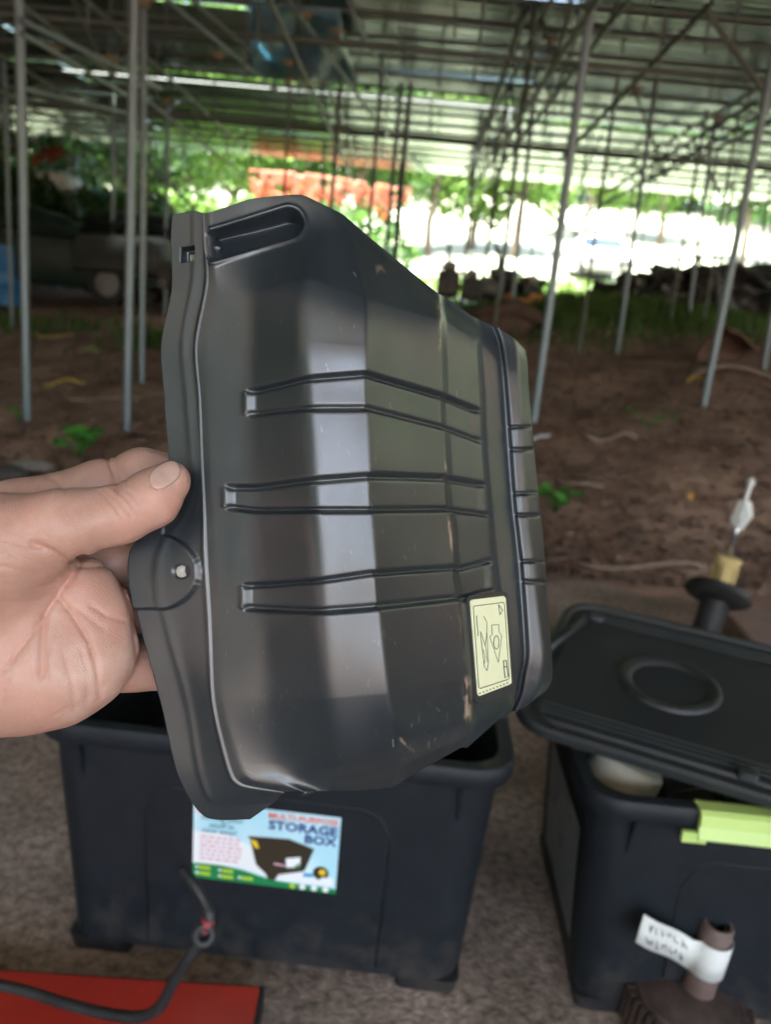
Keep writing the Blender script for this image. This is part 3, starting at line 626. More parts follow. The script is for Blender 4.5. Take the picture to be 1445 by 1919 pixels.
# ------------------------------------------------------------------ storage boxes
navy = mat('dark_navy_plastic', (.008, .0115, .0155), .5, c2=(.012, .016, .0205), scale=30, bump=.0006, bscale=400, spec=.28)
blackpl = mat('matt_black_plastic', (.014, .018, .02), .48, c2=(.019, .023, .025), scale=22, bump=.0006, bscale=350)
def rrect(w, d, r, n_=6, z=0, cx=0, cy=0):
    o_ = []
    for (sx_, sy_, a0) in ((1, 1, 0), (-1, 1, 90), (-1, -1, 180), (1, -1, 270)):
        for k in range(n_ + 1):
            a = math.radians(a0 + 90 * k / n_); o_.append((cx + sx_ * (w / 2 - r) + r * math.cos(a), cy + sy_ * (d / 2 - r) + r * math.sin(a), z))
    return o_
def storage_box(label, loc, rz, W_, D_, H_, m, b=.93):
    t = thing('storage_box', label, 'storage box', loc, rz)
    def wl(f_, z, r=.045): # loop at width factor
        return rrect(W_ * f_ - .03, D_ * f_ - .03, r, 6, z)
    outer = [wl(b, .022), wl(b + .002, .03), wl(b + (1 - b) * .85, H_ - .05), wl(1, H_ - .02)]
    inner = [wl(1, H_ - .02), rrect(W_ - .045, D_ - .045, .045, 6, H_ - .012), rrect(W_ * b - .04, D_ * b - .04, .04, 6, .03)]
    inner = inner[1:]
    MB().loft(outer, True, False).build('outer_shell', m, t, auto=50)
    MB().loft(inner, False, True).build('inner_shell', m, t, auto=50)
    rim = [rrect(W_ - .03, D_ - .03, .045, 6, H_ - .028), rrect(W_ - .006, D_ - .006, .052, 6, H_ - .028), rrect(W_, D_, .055, 6, H_ - .022), rrect(W_, D_, .055, 6, H_ - .004), rrect(W_ - .006, D_ - .006, .052, 6, H_), rrect(W_ - .04, D_ - .04, .045, 6, H_), rrect(W_ - .045, D_ - .045, .045, 6, H_ - .004), rrect(W_ - .045, D_ - .045, .045, 6, H_ - .013)]
    MB().loft(rim, False, False).build('rim', m, t, auto=50)
    for sx_ in (-1, 1):
        for sy_ in (-1, 1):
            MB().loft([rrect(.085, .085, .012, 3, 0, sx_ * (W_ * b / 2 - .062), sy_ * (D_ * b / 2 - .062)), rrect(.09, .09, .012, 3, .024, sx_ * (W_ * b / 2 - .06), sy_ * (D_ * b / 2 - .06))]).build('foot', m, t)
    for sx_ in (-1, 1):
        for sy_ in (-1, 1):
            x = sx_ * (W_ / 2 - .068); y1 = sy_ * (D_ / 2 - .002); y0 = sy_ * (D_ / 2 - .03)
            MB().raw([(x - .002, y1, H_ - .028), (x + .002, y1, H_ - .028), (x + .002, y0, H_ - .028), (x - .002, y0, H_ - .028), (x - .002, y0 - sy_ * .004, H_ - .10), (x + .002, y0 - sy_ * .004, H_ - .10), (x - .002, y1 - sy_ * .018, H_ - .09), (x + .002, y1 - sy_ * .018, H_ - .09)],
                     [(0, 1, 7, 6), (0, 6, 4, 3), (1, 2, 5, 7), (6, 7, 5, 4), (2, 3, 4, 5)]).build('gusset', m, t)
    # raised front panel frame following the slanted wall
    def wally(z): return -(D_ * (b + (1 - b) * .85 * (z - .03) / (H_ - .08)) - .03) / 2
    pts = []
    for (x, z) in ((-W_ * .255, .035), (-W_ * .262, H_ - .13), (-W_ * .235, H_ - .095), (-W_ * .2, H_ - .085), (W_ * .2, H_ - .085), (W_ * .235, H_ - .095), (W_ * .262, H_ - .13), (W_ * .255, .035)): pts.append((x, wally(z) + .0005, z))
    MB().tube(pts, .0022, 6).build('panel_bead', m, t, smooth=True)
    return t, wally
B1W, B1D, B1H = .635, .43, .372
B1L = Vector((-.112, .876 + .43 / 2, 0)); B1R = math.radians(-2.6)
n, l = link_nodes(navy); b_ = n['Principled BSDF']       # dust and dried mud low on the walls, scuffs above
tcm = n.new('ShaderNodeTexCoord'); sp_ = n.new('ShaderNodeSeparateXYZ'); l.new(tcm.outputs['Object'], sp_.inputs[0])
m1 = n.new('ShaderNodeMapRange'); m1.inputs[1].default_value = .16; m1.inputs[2].default_value = 0; m1.inputs[3].default_value = -.12; m1.inputs[4].default_value = .2; l.new(sp_.outputs['Z'], m1.inputs[0])
nn1 = n.new('ShaderNodeTexNoise'); nn1.inputs['Scale'].default_value = 22; nn1.inputs['Detail'].default_value = 9; nn1.inputs['Roughness'].default_value = .7; l.new(tcm.outputs['Object'], nn1.inputs[0])
ad_ = n.new('ShaderNodeMath'); l.new(nn1.outputs[0], ad_.inputs[0]); l.new(m1.outputs[0], ad_.inputs[1])
rp = n.new('ShaderNodeMapRange'); rp.inputs[1].default_value = .53; rp.inputs[2].default_value = .75; rp.inputs[4].default_value = .28; l.new(ad_.outputs[0], rp.inputs[0])
mxn = n.new('ShaderNodeMixRGB'); l.new(rp.outputs[0], mxn.inputs[0]); l.new(b_.inputs['Base Color'].links[0].from_socket, mxn.inputs[1]); mxn.inputs[2].default_value = (.10, .078, .062, 1)
l.new(mxn.outputs[0], b_.inputs['Base Color'])
box1, wy1 = storage_box('open navy storage box with a blue product label, standing below the held cover', tuple(B1L), B1R, B1W, B1D, B1H, navy)

# product label on the front wall
def flat_on(wally, cx):    # maps label coords to box space
    def fn(x, z, off=.001): return (x, wally(z) - off, z)
    return fn
def plate(pts2, fn, off, m, name, parent):
    v = [fn(a, b, off) for a, b in pts2]; mb = MB(); mb.raw(v, [tuple(range(len(v)))]); return mb.build(name, m, parent)
def flatmat(n_, c, r=.35): return mat(n_, c, r)
lbW = (.60, .78, .84)
M_blue = mat('label_sky_blue', (.42, .72, .85), .35, c2=(.62, .84, .90), scale=9, detail=1); M_white = flatmat('label_white', (.82, .86, .88)); M_green = flatmat('label_green', (.01, .22, .07)); M_navy = flatmat('label_navy', (.03, .05, .22)); M_red = flatmat('label_red', (.85, .16, .08))
M_pink = flatmat('label_pink', (.72, .42, .5)); M_black = flatmat('label_print_dark', (.035, .03, .02)); M_yel = flatmat('label_yellow', (.8, .55, .03)); M_lime = flatmat('label_lime', (.4, .6, .05)); M_tealtext = flatmat('label_grey_green', (.12, .26, .3)); M_cy = flatmat('label_cyan', (.05, .4, .7))
# label frame: pixel corners -> box coordinates
bm1 = Matrix.Rotation(-B1R, 4, 'Z') @ Matrix.Translation(-B1L)
def lab_pix(px, py):
    lo, hi = .0, .35; r = ray(px, py)
    D = .8
    for _ in range(60):
        p = CP + r * D; q = bm1 @ Vector(p); err = wy1(q.z) - q.y; D += err / r[1] * .9
    return q.x, q.z
cTL = lab_pix(358, 1497); cTR = lab_pix(636, 1534); cBR = lab_pix(632, 1671); cBL = lab_pix(366, 1646)
lx0 = (cTL[0] + cBL[0]) / 2; lx1 = (cTR[0] + cBR[0]) / 2; lz1 = (cTL[1] + cTR[1]) / 2; lz0 = (cBL[1] + cBR[1]) / 2
LW, LH = lx1 - lx0, lz1 - lz0
def LF(u, v): return (lx0 + u * LW, lz0 + v * LH)
fn1 = flat_on(wy1, 0)
lab = plate([LF(0, 0), LF(1, 0), LF(1, 1), LF(0, 1)], fn1, .0008, M_blue, 'product_label', box1)
lab['label'] = 'pale blue product label with a green foot and a picture of a black box'
def lp(pts2, m, name='print_patch', off=.0013): return plate([LF(a, b) for a, b in pts2], fn1, off, m, name, lab)
def circ(cx, cy, r, n_=16): return [(cx + r * math.cos(2 * math.pi * k / n_), cy + r * LW / LH * math.sin(2 * math.pi * k / n_)) for k in range(n_)]
lp([(0, 0), (1, 0), (1, .06), (.9, .07), (.6, .08), (.5, .11), (.35, .17), (.2, .2), (.08, .2), (0, .19)], M_green)
lp([(.0, .2), (.3, .2), (.45, .16), (.6, .1), (.98, .09), (.98, .2), (.7, .3), (.4, .5), (.25, .62), (.0, .62)], M_white, off=.001)
lp([(.375, .63), (.66, .655), (.84, .56), (.81, .53), (.56, .49), (.39, .60)], M_black, off=.0016)
lp([(.39, .61), (.56, .5), (.83, .54), (.78, .27), (.76, .245), (.60, .17), (.575, .09), (.53, .09), (.51, .16), (.44, .27)], M_black, off=.0015)
lp([(.40, .60), (.44, .58), (.46, .49), (.43, .49), (.40, .57)], M_yel, off=.002)
lp([(.645, .40), (.745, .44), (.745, .30), (.65, .28)], M_white, off=.002); lp([(.70, .30), (.74, .36), (.745, .30)], M_green, off=.0023)
lp([(.56, .30), (.64, .29), (.64, .31), (.57, .325)], M_pink, off=.002)
lp(circ(.89, .255, .055), M_black, off=.0016); lp(circ(.90, .27, .025), M_yel, off=.002); lp(circ(.915, .16, .03), M_white, off=.0021); lp([(.77, .24), (.84, .24), (.84, .19), (.77, .18)], M_cy, off=.0018)
for cx in (.70, .77, .85, .93): lp(circ(cx, .045, .022), M_lime if cx == .7 else M_white, off=.0018)
for (a, b, w) in ((.03, .15, .08), (.03, .07, .08), (.19, .14, .08), (.19, .06, .08), (.33, .07, .08)):
    lp(circ(a, b, .011), M_white, off=.0018); lp([(a + .015, b - .025), (a + .015 + w, b - .025), (a + .015 + w, b + .02), (a + .015, b + .02)], M_lime, off=.0018)
def text_mesh(s, size_w, m, name, parent, u, v, wfrac, hfrac, right=False, fn=fn1, LFn=LF, off=.002, bold=.0, italic=0):
    c = bpy.data.curves.new('t', 'FONT'); c.body = s; c.size = 1; c.offset = bold; c.shear = italic; c.resolution_u = 2
    o = bpy.data.objects.new('t', c); COL.objects.link(o); dg = bpy.context.evaluated_depsgraph_get()
    me = bpy.data.meshes.new_from_object(o.evaluated_get(dg)); bpy.data.objects.remove(o)
    vs = np.array([q.co[:] for q in me.vertices]); mn, mx_ = vs.min(0), vs.max(0); wv = (vs - mn) / np.maximum(mx_ - mn, 1e-6)
    u0 = u - wfrac if right else u
    for i, q in enumerate(me.vertices): q.co = fn(*LFn(u0 + wv[i, 0] * wfrac, v + wv[i, 1] * hfrac), off)
    me.name = name; me.materials.clear(); return add(name, me, m, parent)
text_mesh('MULTI-PURPOSE', 1, M_red, 'lettering', lab, .985, .895, .47, .075, True, bold=.02)
text_mesh('STORAGE', 1, M_navy, 'lettering', lab, .985, .755, .47, .12, True, bold=.03)
text_mesh('BOX', 1, M_navy, 'lettering', lab, .985, .625, .22, .115, True, bold=.03)
text_mesh('Storing your', 1, M_tealtext, 'lettering', lab, .05, .765, .30, .085, bold=.015, italic=.2)
text_mesh('stuff is', 1, M_tealtext, 'lettering', lab, .11, .695, .17, .06, bold=.015, italic=.2)
text_mesh('now easy!', 1, M_tealtext, 'lettering', lab, .06, .60, .24, .08, bold=.015, italic=.2)
text_mesh('O', 1, M_red, 'lettering', lab, .02, .86, .06, .12, bold=.04)
text_mesh('rocky', 1, M_red, 'lettering', lab, .09, .84, .24, .13, bold=.03)
for i in range(6):
    r = random.Random(i); u = .05
    while u < .30 + .03 * (i in (1, 2, 3)):
        w = r.uniform(.02, .05); lp([(u, .545 - i * .057), (u + w, .545 - i * .057), (u + w, .572 - i * .057), (u, .572 - i * .057)], M_pink, off=.0016); u += w + .012

# second box, its green clip, contents and lid
box2, wy2 = storage_box('dark storage box with a lime green clip and its lid lying askew on top', (.285 + .31, .85 + .21, 0), math.radians(-2), .61, .42, .35, navy)
limem = mat('lime_plastic', (.50, .68, .20), .4, c2=(.46, .64, .18), scale=6)
m = MB(); x0, x1 = -.165, .12; Yf = -.21
prof = [(Yf + .02, .352), (Yf - .004, .354), (Yf - .010, .350), (Yf - .013, .336), (Yf - .009, .333), (Yf - .015, .319), (Yf - .012, .316), (Yf - .004, .328), (Yf - .003, .346), (Yf + .02, .347)]
m.loft([[(x0, a, b) for a, b in prof], [(x1, a, b) for a, b in prof]]); m.box((x0 - .004, Yf - .008, .318), (.03, .006, .014))
o = m.build('clip_handle', limem, box2, auto=30); o['label'] = 'lime green plastic clip on the front rim'
m = MB()
for s_, z0, z1 in ((0, .06, .25),):
    v = [(-.272, -.13, .07), (-.272, .10, .07), (-.282, .11, .26), (-.282, -.14, .26)]
    m.raw([(a - .0015 - .004 * (c > .2), b, c) for a, b, c in v], [(0, 1, 2, 3)])
M_fad = mat('faded_side_sticker', (.10, .13, .14), .3, c2=(.03, .05, .04), scale=14, detail=3, c3=(.16, .2, .22))
m.build('side_sticker', M_fad, box2)['label'] = 'dark faded sticker on the left side'
# contents
cream = mat('cream_plastic', (.55, .52, .40), .5, c2=(.42, .34, .2), scale=14, ramp=(.45, .8))
p = onz(1146, 1425, .325)
m = MB(); m.lathe([(.005, .009), (.03, .009), (.048, .005), (.052, 0), (.052, -.05), (.04, -.06), (.01, -.06)], 28, rot=Matrix.Rotation(.35, 3, 'Y') @ Matrix.Rotation(-.1, 3, 'X'))
tag(m.build('round_cap', cream, None, (p[0] + .03, p[1] + .01, .318), auto=30), 'round cream plastic cap with brown stains inside the right box', 'cap')
for i, (px, py, z, r3, a) in enumerate(((1175, 1480, .25, (.06, .02, .02), .2), (1215, 1478, .26, (.016, .016, .05), .1), (1240, 1486, .26, (.016, .016, .05), 0), (1200, 1500, .24, (.08, .015, .015), -.2), (1265, 1490, .25, (.05, .03, .03), .4))):
    p = onz(px, py, z); m = MB(); mm_ = [blackp, metal_d, metal_d, mat('brown_rubber', (.10, .06, .04), .7), metal_d][i]
    if r3[2] > .04: m.lathe([(.006, -.05), (.017, -.05), (.017, -.02), (.012, -.015), (.012, .03), (.02, .035), (.02, .045), (.008, .05)], 14)
    else:
        m.box((0, 0, 0), (r3[0] * 2, r3[1] * 2, r3[2] * 2)); m.tube([(-r3[0], 0, r3[2]), (0, 0, r3[2] * 2.2), (r3[0], 0, r3[2])], .007, 8)
    o = m.build('car_part', mm_, None, tuple(p), bevel=.003); o.rotation_euler = (0, 0, a)
    tag(o, ['black bracket just under the cream cap inside the right box', 'dark bolt-like sensor standing left of its twin inside the right box', 'dark bolt-like sensor standing right of its twin inside the right box', 'long brown rubber piece nearest the front rim inside the right box', 'dark metal bracket inside the right box near the green clip'][i], 'car part')
# filler so the box is not empty
m = MB()
for i in range(26):
    rot = Matrix.Rotation(rng.uniform(0, 3), 3, 'Z') @ Matrix.Rotation(rng.uniform(-.5, .5), 3, 'X')
    m.box((.6 + rng.uniform(-.18, .18), 1.06 + rng.uniform(-.10, .10), .2 + rng.uniform(-.02, .03)), (rng.uniform(.04, .09), rng.uniform(.02, .05), rng.uniform(.02, .06)), rot)
m.build('small_scrap_parts', metal_d, kind='stuff', bevel=.004)['label'] = 'jumble of dark small parts filling the right box'
# lid: corner points
Lp = onz(950, 1345, .385); A_ = onz(1068, 1118, .44)
ex = Vector((.945, -.325, -.02)).normalized(); ey = Vector((A_ - Lp)); lw = ey.length; ey.normalize(); ez = ex.cross(ey).normalized(); ex = ey.cross(ez)
lidL, lidS = .46, lw
lid = thing('box_lid', 'black lid with a raised ring, lying askew on the right storage box', 'lid', (0, 0, 0))
cl = Vector(Lp) + ex * lidL / 2 + ey * lidS / 2
lid.matrix_basis = Matrix(((ex.x, ey.x, ez.x, cl.x), (ex.y, ey.y, ez.y, cl.y), (ex.z, ey.z, ez.z, cl.z), (0, 0, 0, 1)))
lo = [rrect(lidL, lidS, .06, 8, -.015), rrect(lidL, lidS, .06, 8, -.004), rrect(lidL - .008, lidS - .008, .056, 8, 0), rrect(lidL - .026, lidS - .026, .05, 8, 0), rrect(lidL - .034, lidS - .034, .046, 8, -.005), rrect(lidL - .05, lidS - .05, .04, 8, -.005), rrect(lidL - .056, lidS - .056, .038, 8, -.001)]
MB().loft(lo, False, True).build('lid_plate', blackpl, lid, auto=40)
MB().loft([rrect(lidL - .006, lidS - .006, .056, 8, -.015), rrect(lidL - .006, lidS - .006, .056, 8, -.007)], False, True).build('lid_underside', blackpl, lid)
iv = lid.matrix_basis.inverted()
def on_lid(px, py, z=0):
    r = Vector(ray(px, py)); c = Vector(CP); D = ((cl - c).dot(ez)) / r.dot(ez); q = iv @ (c + r * D); return q
rc = on_lid(1256, 1283)
rr_ = (on_lid(1352, 1300) - on_lid(1160, 1268)).length / 2
MB().lathe([(rr_ - .019, -.0005), (rr_ - .015, .004), (rr_ - .007, .0065), (rr_ - .001, .005), (rr_ + .001, -.0005)], 56, (rc.x, rc.y, 0), cap=False).build('raised_ring', blackpl, lid, smooth=True)
for k in range(6):
    y = -lidS / 2 + .045 + k * .011 if k < 3 else lidS / 2 - .045 - (k - 3) * .011
    MB().box((0, y, -.0005), (lidL - .07, .003, .003)).build('lid_rib', blackpl, lid, bevel=.001)
for (px, py) in ((1118, 1158), (1402, 1452)):
    q = on_lid(px, py); MB().loft([rrect(.03, .022, .008, 4, -.003, q.x, q.y), rrect(.026, .018, .007, 4, .007, q.x, q.y), rrect(.02, .012, .005, 4, .009, q.x, q.y)]).build('lid_lug', blackpl, lid, auto=40)
q0 = on_lid(1030, 1213); q1 = on_lid(1108, 1152)
MB().tube([q0 + Vector((0, 0, -.001)), q1 + Vector((0, 0, -.001))], .006, 10).build('lid_ridge', blackpl, lid, smooth=True)

# ------------------------------------------------------------------ red panel, hose
redp = mat('red_paint', (.42, .032, .016), .4, c2=(.33, .024, .014), scale=6, bump=.0004, bscale=40)
TL = onz(-260, 1803, .045); TR = onz(492, 1844, .045)
m = MB(); xA, xB = TL[0], TR[0]; yT = (TL[1] + TR[1]) / 2
MB_ = MB(); MB_.box(((xA + xB) / 2, yT - .12, .02), (xB - xA, .24, .04)); t = thing('red_panel', 'flat red metal panel with a dark edge lying in the bottom left corner', 'panel', ((xA + xB) / 2, yT - .12, 0), math.radians(1.5))
MB().box((0, 0, .02), (xB - xA + .012, .252, .04)).build('dark_edge', mat('dark_edge_rubber', (.012, .01, .01), .7), t, bevel=.003)
MB().box((0, 0, .022), (xB - xA, .24, .046)).build('panel_plate', redp, t, bevel=.003)
hosem = mat('black_rubber_hose', (.008, .0095, .011), .55, c2=(.022, .024, .027), scale=20)
hp = [P(340, 1628, .80), P(362, 1655, .79), P(382, 1688, .785), P(393, 1718, .78), P(382, 1752, .78), P(355, 1790, .785), P(325, 1840, .80), P(300, 1885, .82), P(265, 1905, .835), P(200, 1900, .85), P(120, 1880, .87), P(50, 1858, .89), P(-40, 1838, .90)]
def catm(pts, k=6):
    pts = [np.array(p) for p in pts]; o_ = []
    for i in range(len(pts) - 1):
        a = pts[max(i - 1, 0)]; b = pts[i]; c = pts[i + 1]; d = pts[min(i + 2, len(pts) - 1)]
        for j in range(k):
            t_ = j / k; o_.append(.5 * ((2 * b) + (-a + c) * t_ + (2 * a - 5 * b + 4 * c - d) * t_ ** 2 + (-a + 3 * b - 3 * c + d) * t_ ** 3))
    o_.append(pts[-1]); return o_
hs = catm(hp); base = hs[0]
hose = thing('hose', 'thin black rubber hose with a red band in front of the left storage box', 'hose', tuple(hs[-1]))
b0 = np.array(hs[-1])
MB().tube([q - b0 for q in hs], [.0052] * 16 + [.0062] * (len(hs) - 16), 12).build('hose_tube', hosem, hose, smooth=True)
kc = P(382, 1752, .775) - b0
MB().lathe([(.004, -.007), (.011, -.007), (.0125, -.004), (.0125, .004), (.011, .007), (.0045, .007), (.0045, .003)], 20, tuple(kc), Vector(-ray(382, 1752)).to_track_quat('Z', 'Y').to_matrix()).build('grommet', hosem, hose, smooth=True)
MB().tube([P(391, 1722, .779) - b0, P(385, 1742, .779) - b0], .0072, 12).build('red_band', mat('dull_red_rubber', (.25, .03, .04), .6), hose, smooth=True)

# ------------------------------------------------------------------ hub with paper tag
ironm = mat('rusty_iron', (.05, .036, .032), .55, metal=.4, c2=(.11, .075, .065), scale=25, bump=.0015, bscale=60)
hc = onz(1296, 1905, .05); hub = thing('toothed_hub', 'rusty toothed wheel hub with a white paper tag, bottom right corner', 'wheel hub', (hc[0], hc[1] + .035, .0))
hub.rotation_euler = (.05, .06, 0); hub.scale = (1.12,) * 3
MB().lathe([(.02, .0), (.062, .0), (.064, .005), (.064, .045), (.06, .052), (.045, .056), (.03, .062)], 40, (0, 0, 0)).build('hub_body', ironm, hub, auto=40)
tooth = MB().box((.066, 0, .026), (.012, .0055, .046)).mesh('tooth'); tooth.materials.append(ironm)
for k in range(40):
    o = add('tooth', tooth, None, hub); o.rotation_euler = (0, 0, 2 * math.pi * k / 40)
MB().lathe([(.015, .05), (.0195, .05), (.0185, .155), (.0165, .158), (.0135, .158), (.012, .150), (.012, .05)], 28, (.012, 0, 0), cap=False).build('hub_tube', mat('brown_iron', (.10, .065, .055), .6, c2=(.16, .11, .1), scale=20), hub, auto=40)
pap = mat('white_paper_tape', (.72, .74, .72), .6, c2=(.62, .64, .62), scale=20)
tc_ = hub.matrix_basis; ctr = Vector((.012, 0, 0))
v = []; n_ = 26
for k in range(n_):
    a = math.radians(-150 + 240 * k / (n_ - 1)); r_ = .0215
    for z in (.092, .138): v.append((ctr.x + r_ * math.cos(a), r_ * math.sin(a), z - (.01 if k > 20 else 0)))
st = Vector(v[0]); strip = []
e1 = Vector((-.98, -.18, .12)).normalized()
for k in range(1, 9):
    tt_ = k / 8 * .088; strip.append(tt_)
v2 = []
for tt_ in reversed(strip):
    for z in (.092, .132): v2.append(tuple(Vector((st.x, st.y, z)) + e1 * tt_ + Vector((0, .004 * math.sin(tt_ * 60), .040 * tt_ / .088))))
v = v2 + v; nn = len(v) // 2
f = [(2 * i, 2 * i + 2, 2 * i + 3, 2 * i + 1) for i in range(nn - 1)]
o = add('paper_tag', new_mesh('paper_tag', v, f, True), pap, hub); s2 = o.modifiers.new('thick', 'SOLIDIFY'); s2.thickness = .0006; s2.offset = 0
o['label'] = 'white paper tag with handwriting wrapped round the tube'
tagob = o
ink = flatmat('pen_ink', (.03, .035, .04), .6)
def pen(pts, name='handwriting'):
    vv = []
    for (u, w) in pts: # u along the strip 0..1 from tip; w across
        tt_ = .088 * (1 - u); z = .092 + .04 * w
        vv.append(Vector((st.x, st.y, z)) + e1 * tt_ + Vector((0, .004 * math.sin(tt_ * 60), .040 * tt_ / .088)) + Vector((.0, -.0009, 0)))
    return MB().tube(vv, .0006, 4).build(name, ink, tagob)
r = random.Random(4)
for row, wv in ((0, .68), (1, .25)):
    u = .12
    while u < .8:
        pts = [(u, wv + .12)]; uu = u
        for k in range(r.randint(3, 6)): uu += r.uniform(.01, .03); pts.append((uu, wv + r.uniform(-.13, .15)))
        pen(pts); u = uu + .05
# second ring beside the hub
p = onz(1238, 1885, .01)
m = MB(); rr2 = .055; m.lathe([(rr2, 0), (rr2 + .008, .0), (rr2 + .010, .012), (rr2 + .007, .024), (rr2, .024)], 40, cap=False)
o = m.build('steel_ring', ironm, None, (p[0] + .06, p[1] - .01, .004), auto=40); o.rotation_euler = (.1, -.2, 0); tag(o, 'dark steel ring lying left of the toothed hub', 'ring')

# ------------------------------------------------------------------ shock absorber
sb = onz(1312, 1225, .0); top = ony(1410, 897, sb[1] + .03)
ax = Vector(top - sb); Ls = ax.length; ax.normalize()
sh = thing('shock_absorber', 'black car strut behind the lid, with yellow bump stop and white tape on its rod', 'shock absorber', tuple(sb))
sh.rotation_mode = 'QUATERNION'; sh.rotation_quaternion = ax.to_track_quat('Z', 'Y')
def atp(px, py):   # height along axis for a pixel on the axis
    best = min(range(400), key=lambda i: (lambda q: (q[0] - px) ** 2 * .2 + (q[1] - py) ** 2)(pixof(sb + np.array(ax) * Ls * i / 400)))
    return Ls * best / 400
def pixof(w):
    d = np.array(w) - CP; D = d @ Fv; return (722.5 + FPX * (d @ Rv) / D, 959.5 - FPX * (d @ Uv) / D)
Dd = (np.array(sb) - CP) @ Fv; k_ = Dd / FPX
zS = atp(1333, 1118); zB0 = atp(1350, 1100); zB1 = atp(1372, 1045); zT = atp(1410, 897)
MB().lathe([(.042, 0), (.043, .02), (.043, zS)], 20).build('damper_body', blackp, sh, auto=40)
rs = 60 * k_
MB().lathe([(.02, -.012), (rs * .55, -.018), (rs * .9, -.006), (rs, .004), (rs * .97, .022), (rs * .88, .01), (rs * .6, .004), (rs * .45, .02), (.02, .024)], 30, rot=Matrix.Rotation(.4, 3, 'X') @ Matrix.Rotation(.3, 3, 'Y'), c=(0, 0, zS)).build('spring_seat', blackp, sh, auto=50)
bs = mat('yellowed_foam', (.50, .36, .13), .7, c2=(.58, .46, .22), scale=12)
rb = 21 * k_
MB().lathe([(rb * .5, zB1 + .005), (rb * 1.15, zB1), (rb * 1.2, zB1 - .012), (rb * .8, zB1 - .03), (rb * .75, zB0 - .0)], 20).build('bump_stop', bs, sh, auto=50)
for a in range(4):
    MB().box((rb * .95 * math.cos(a * 1.57 + .6), rb * .95 * math.sin(a * 1.57 + .6), (zB0 + zB1) / 2 - .012), (.007, .007, abs(zB1 - zB0) * .8)).build('bump_stop_fin', bs, sh)
MB().lathe([(.0095, zB1), (.0095, zT - .085)], 14).build('piston_rod', mat('bright_steel', (.5, .52, .55), .2, metal=.9), sh, smooth=True)
MB().lathe([(.008, zT - .086), (.008, zT - .02), (.0125, zT - .019), (.0125, zT - .004), (.008, zT), (.007, zT + .004)], 12).build('threaded_tip', mat('dull_steel', (.5, .5, .5), .4, metal=.4), sh, auto=40)
zt = atp(1388, 965)
v = [(-.034, -.012, zt + .005), (-.012, -.016, zt + .045), (.014, -.014, zt + .042), (.018, -.013, zt - .0), (.022, -.012, zt - .025), (-.010, -.014, zt - .045)]
v2 = [(a, b + .028 if abs(a) < .03 else b + .012, c) for a, b, c in v]
MB().loft([v, v2]).build('white_tape', pap, sh, bevel=.002)

# ------------------------------------------------------------------ black plastic cover
G = {}
rows = 12
G['C0'] = [(322,402),(319,450),(321,540),(301,650),(307,757),(314,930),(247,1035),(251,1125),(298,1310),(333,1452),(384,1531),(468,1536)]
G['C1'] = [(365,395),(367,450),(365,520),(345,640),(352,757),(362,930),(308,1035),(303,1125),(352,1310),(377,1450),(408,1508),(516,1502)]
G['C2'] = [(380,400),(384,455),(388,525),(366,645),(373,757),(382,930),(386,1028),(391,1118),(400,1310),(427,1436),(450,1470),(530,1485)]
G['C3'] = [(394,398),(398,455),(402,540),(385,650),(388,757),(397,930),(401,1028),(407,1118),(417,1310),(450,1432),(474,1464),(548,1484)]
G['C3b'] = [(470,372),(470,445),(468,555),(470,650),(472,755),(476,936),(482,1028),(490,1120),(505,1310),(534,1432),(550,1464),(578,1483)]
G['C4'] = [(565,363),(592,428),(572,520),(567,640),(575,737),(584,928),(591,1022),(599,1118),(616,1310),(643,1418),(656,1456),(665,1481)]
G['C5'] = [(640,400),(657,440),(684,560),(687,650),(690,732),(696,924),(702,1014),(709,1106),(727,1300),(747,1382),(746,1438),(735,1475)]
G['C6'] = [(822,550),(825,565),(828,600),(829,680),(833,772),(843,925),(850,1007),(859,1092),(879,1270),(881,1345),(877,1378),(868,1400)]
G['C5b'] = [(a[0] + .35 * (b[0] - a[0]), a[1] + .35 * (b[1] - a[1])) for a, b in zip(G['C5'], G['C6'])]
G['C5b'][0] = (697, 450); G['C5b'][1] = (722, 482)
G['C7'] = [(a + 7, b + 3) for a, b in G['C6']]
G['C8'] = [(888,595),(892,610),(894,640),(898,710),(902,799),(912,937),(918,1006),(926,1078),(950,1250),(958,1298),(951,1328),(938,1345)]
G['C9'] = [(a + 8, b + 3) for a, b in G['C8']]
G['C10'] = [(925,612),(935,640),(943,690),(948,750),(953,820),(962,945),(969,1008),(976,1072),(985,1215),(979,1262),(972,1302),(960,1332)]
G['C11'] = [(a + 6, b + 1) for a, b in G['C10']]
G['C12'] = [(962,632),(970,655),(974,700),(977,760),(981,820),(988,945),(995,1008),(1003,1072),(1020,1225),(1013,1282),(1001,1308),(985,1325)]
G['C13'] = [(985,655),(990,680),(992,720),(996,770),(999,820),(1012,945),(1018,1008),(1024,1072),(1034,1225),(1035,1270),(1024,1294),(1005,1310)]
order = ['C0', 'C1', 'C2', 'C3', 'C3b', 'C4', 'C5', 'C5b', 'C6', 'C7', 'C8', 'C9', 'C10', 'C11', 'C12', 'C13']
DB = dict(C0=.3045, C1=.3025, C2=.2968, C3=.2955, C3b=.2915, C4=.2755, C5=.2772, C5b=.2970, C6=.334, C7=.348, C8=.379, C9=.393, C10=.4085, C11=.4045, C12=.4078, C13=.428)
dome = {'C3b': .35, 'C4': 1, 'C5': 1, 'C5b': 1, 'C6': .9, 'C7': .9, 'C8': .7, 'C9': .5, 'C10': .15, 'C11': .15, 'C12': .15, 'C13': .15}
rowadd = [.030, .027, .005, 0, 0, 0, 0, 0, .002, .012, .026, .040]
ctrl = np.zeros((rows, len(order), 3))
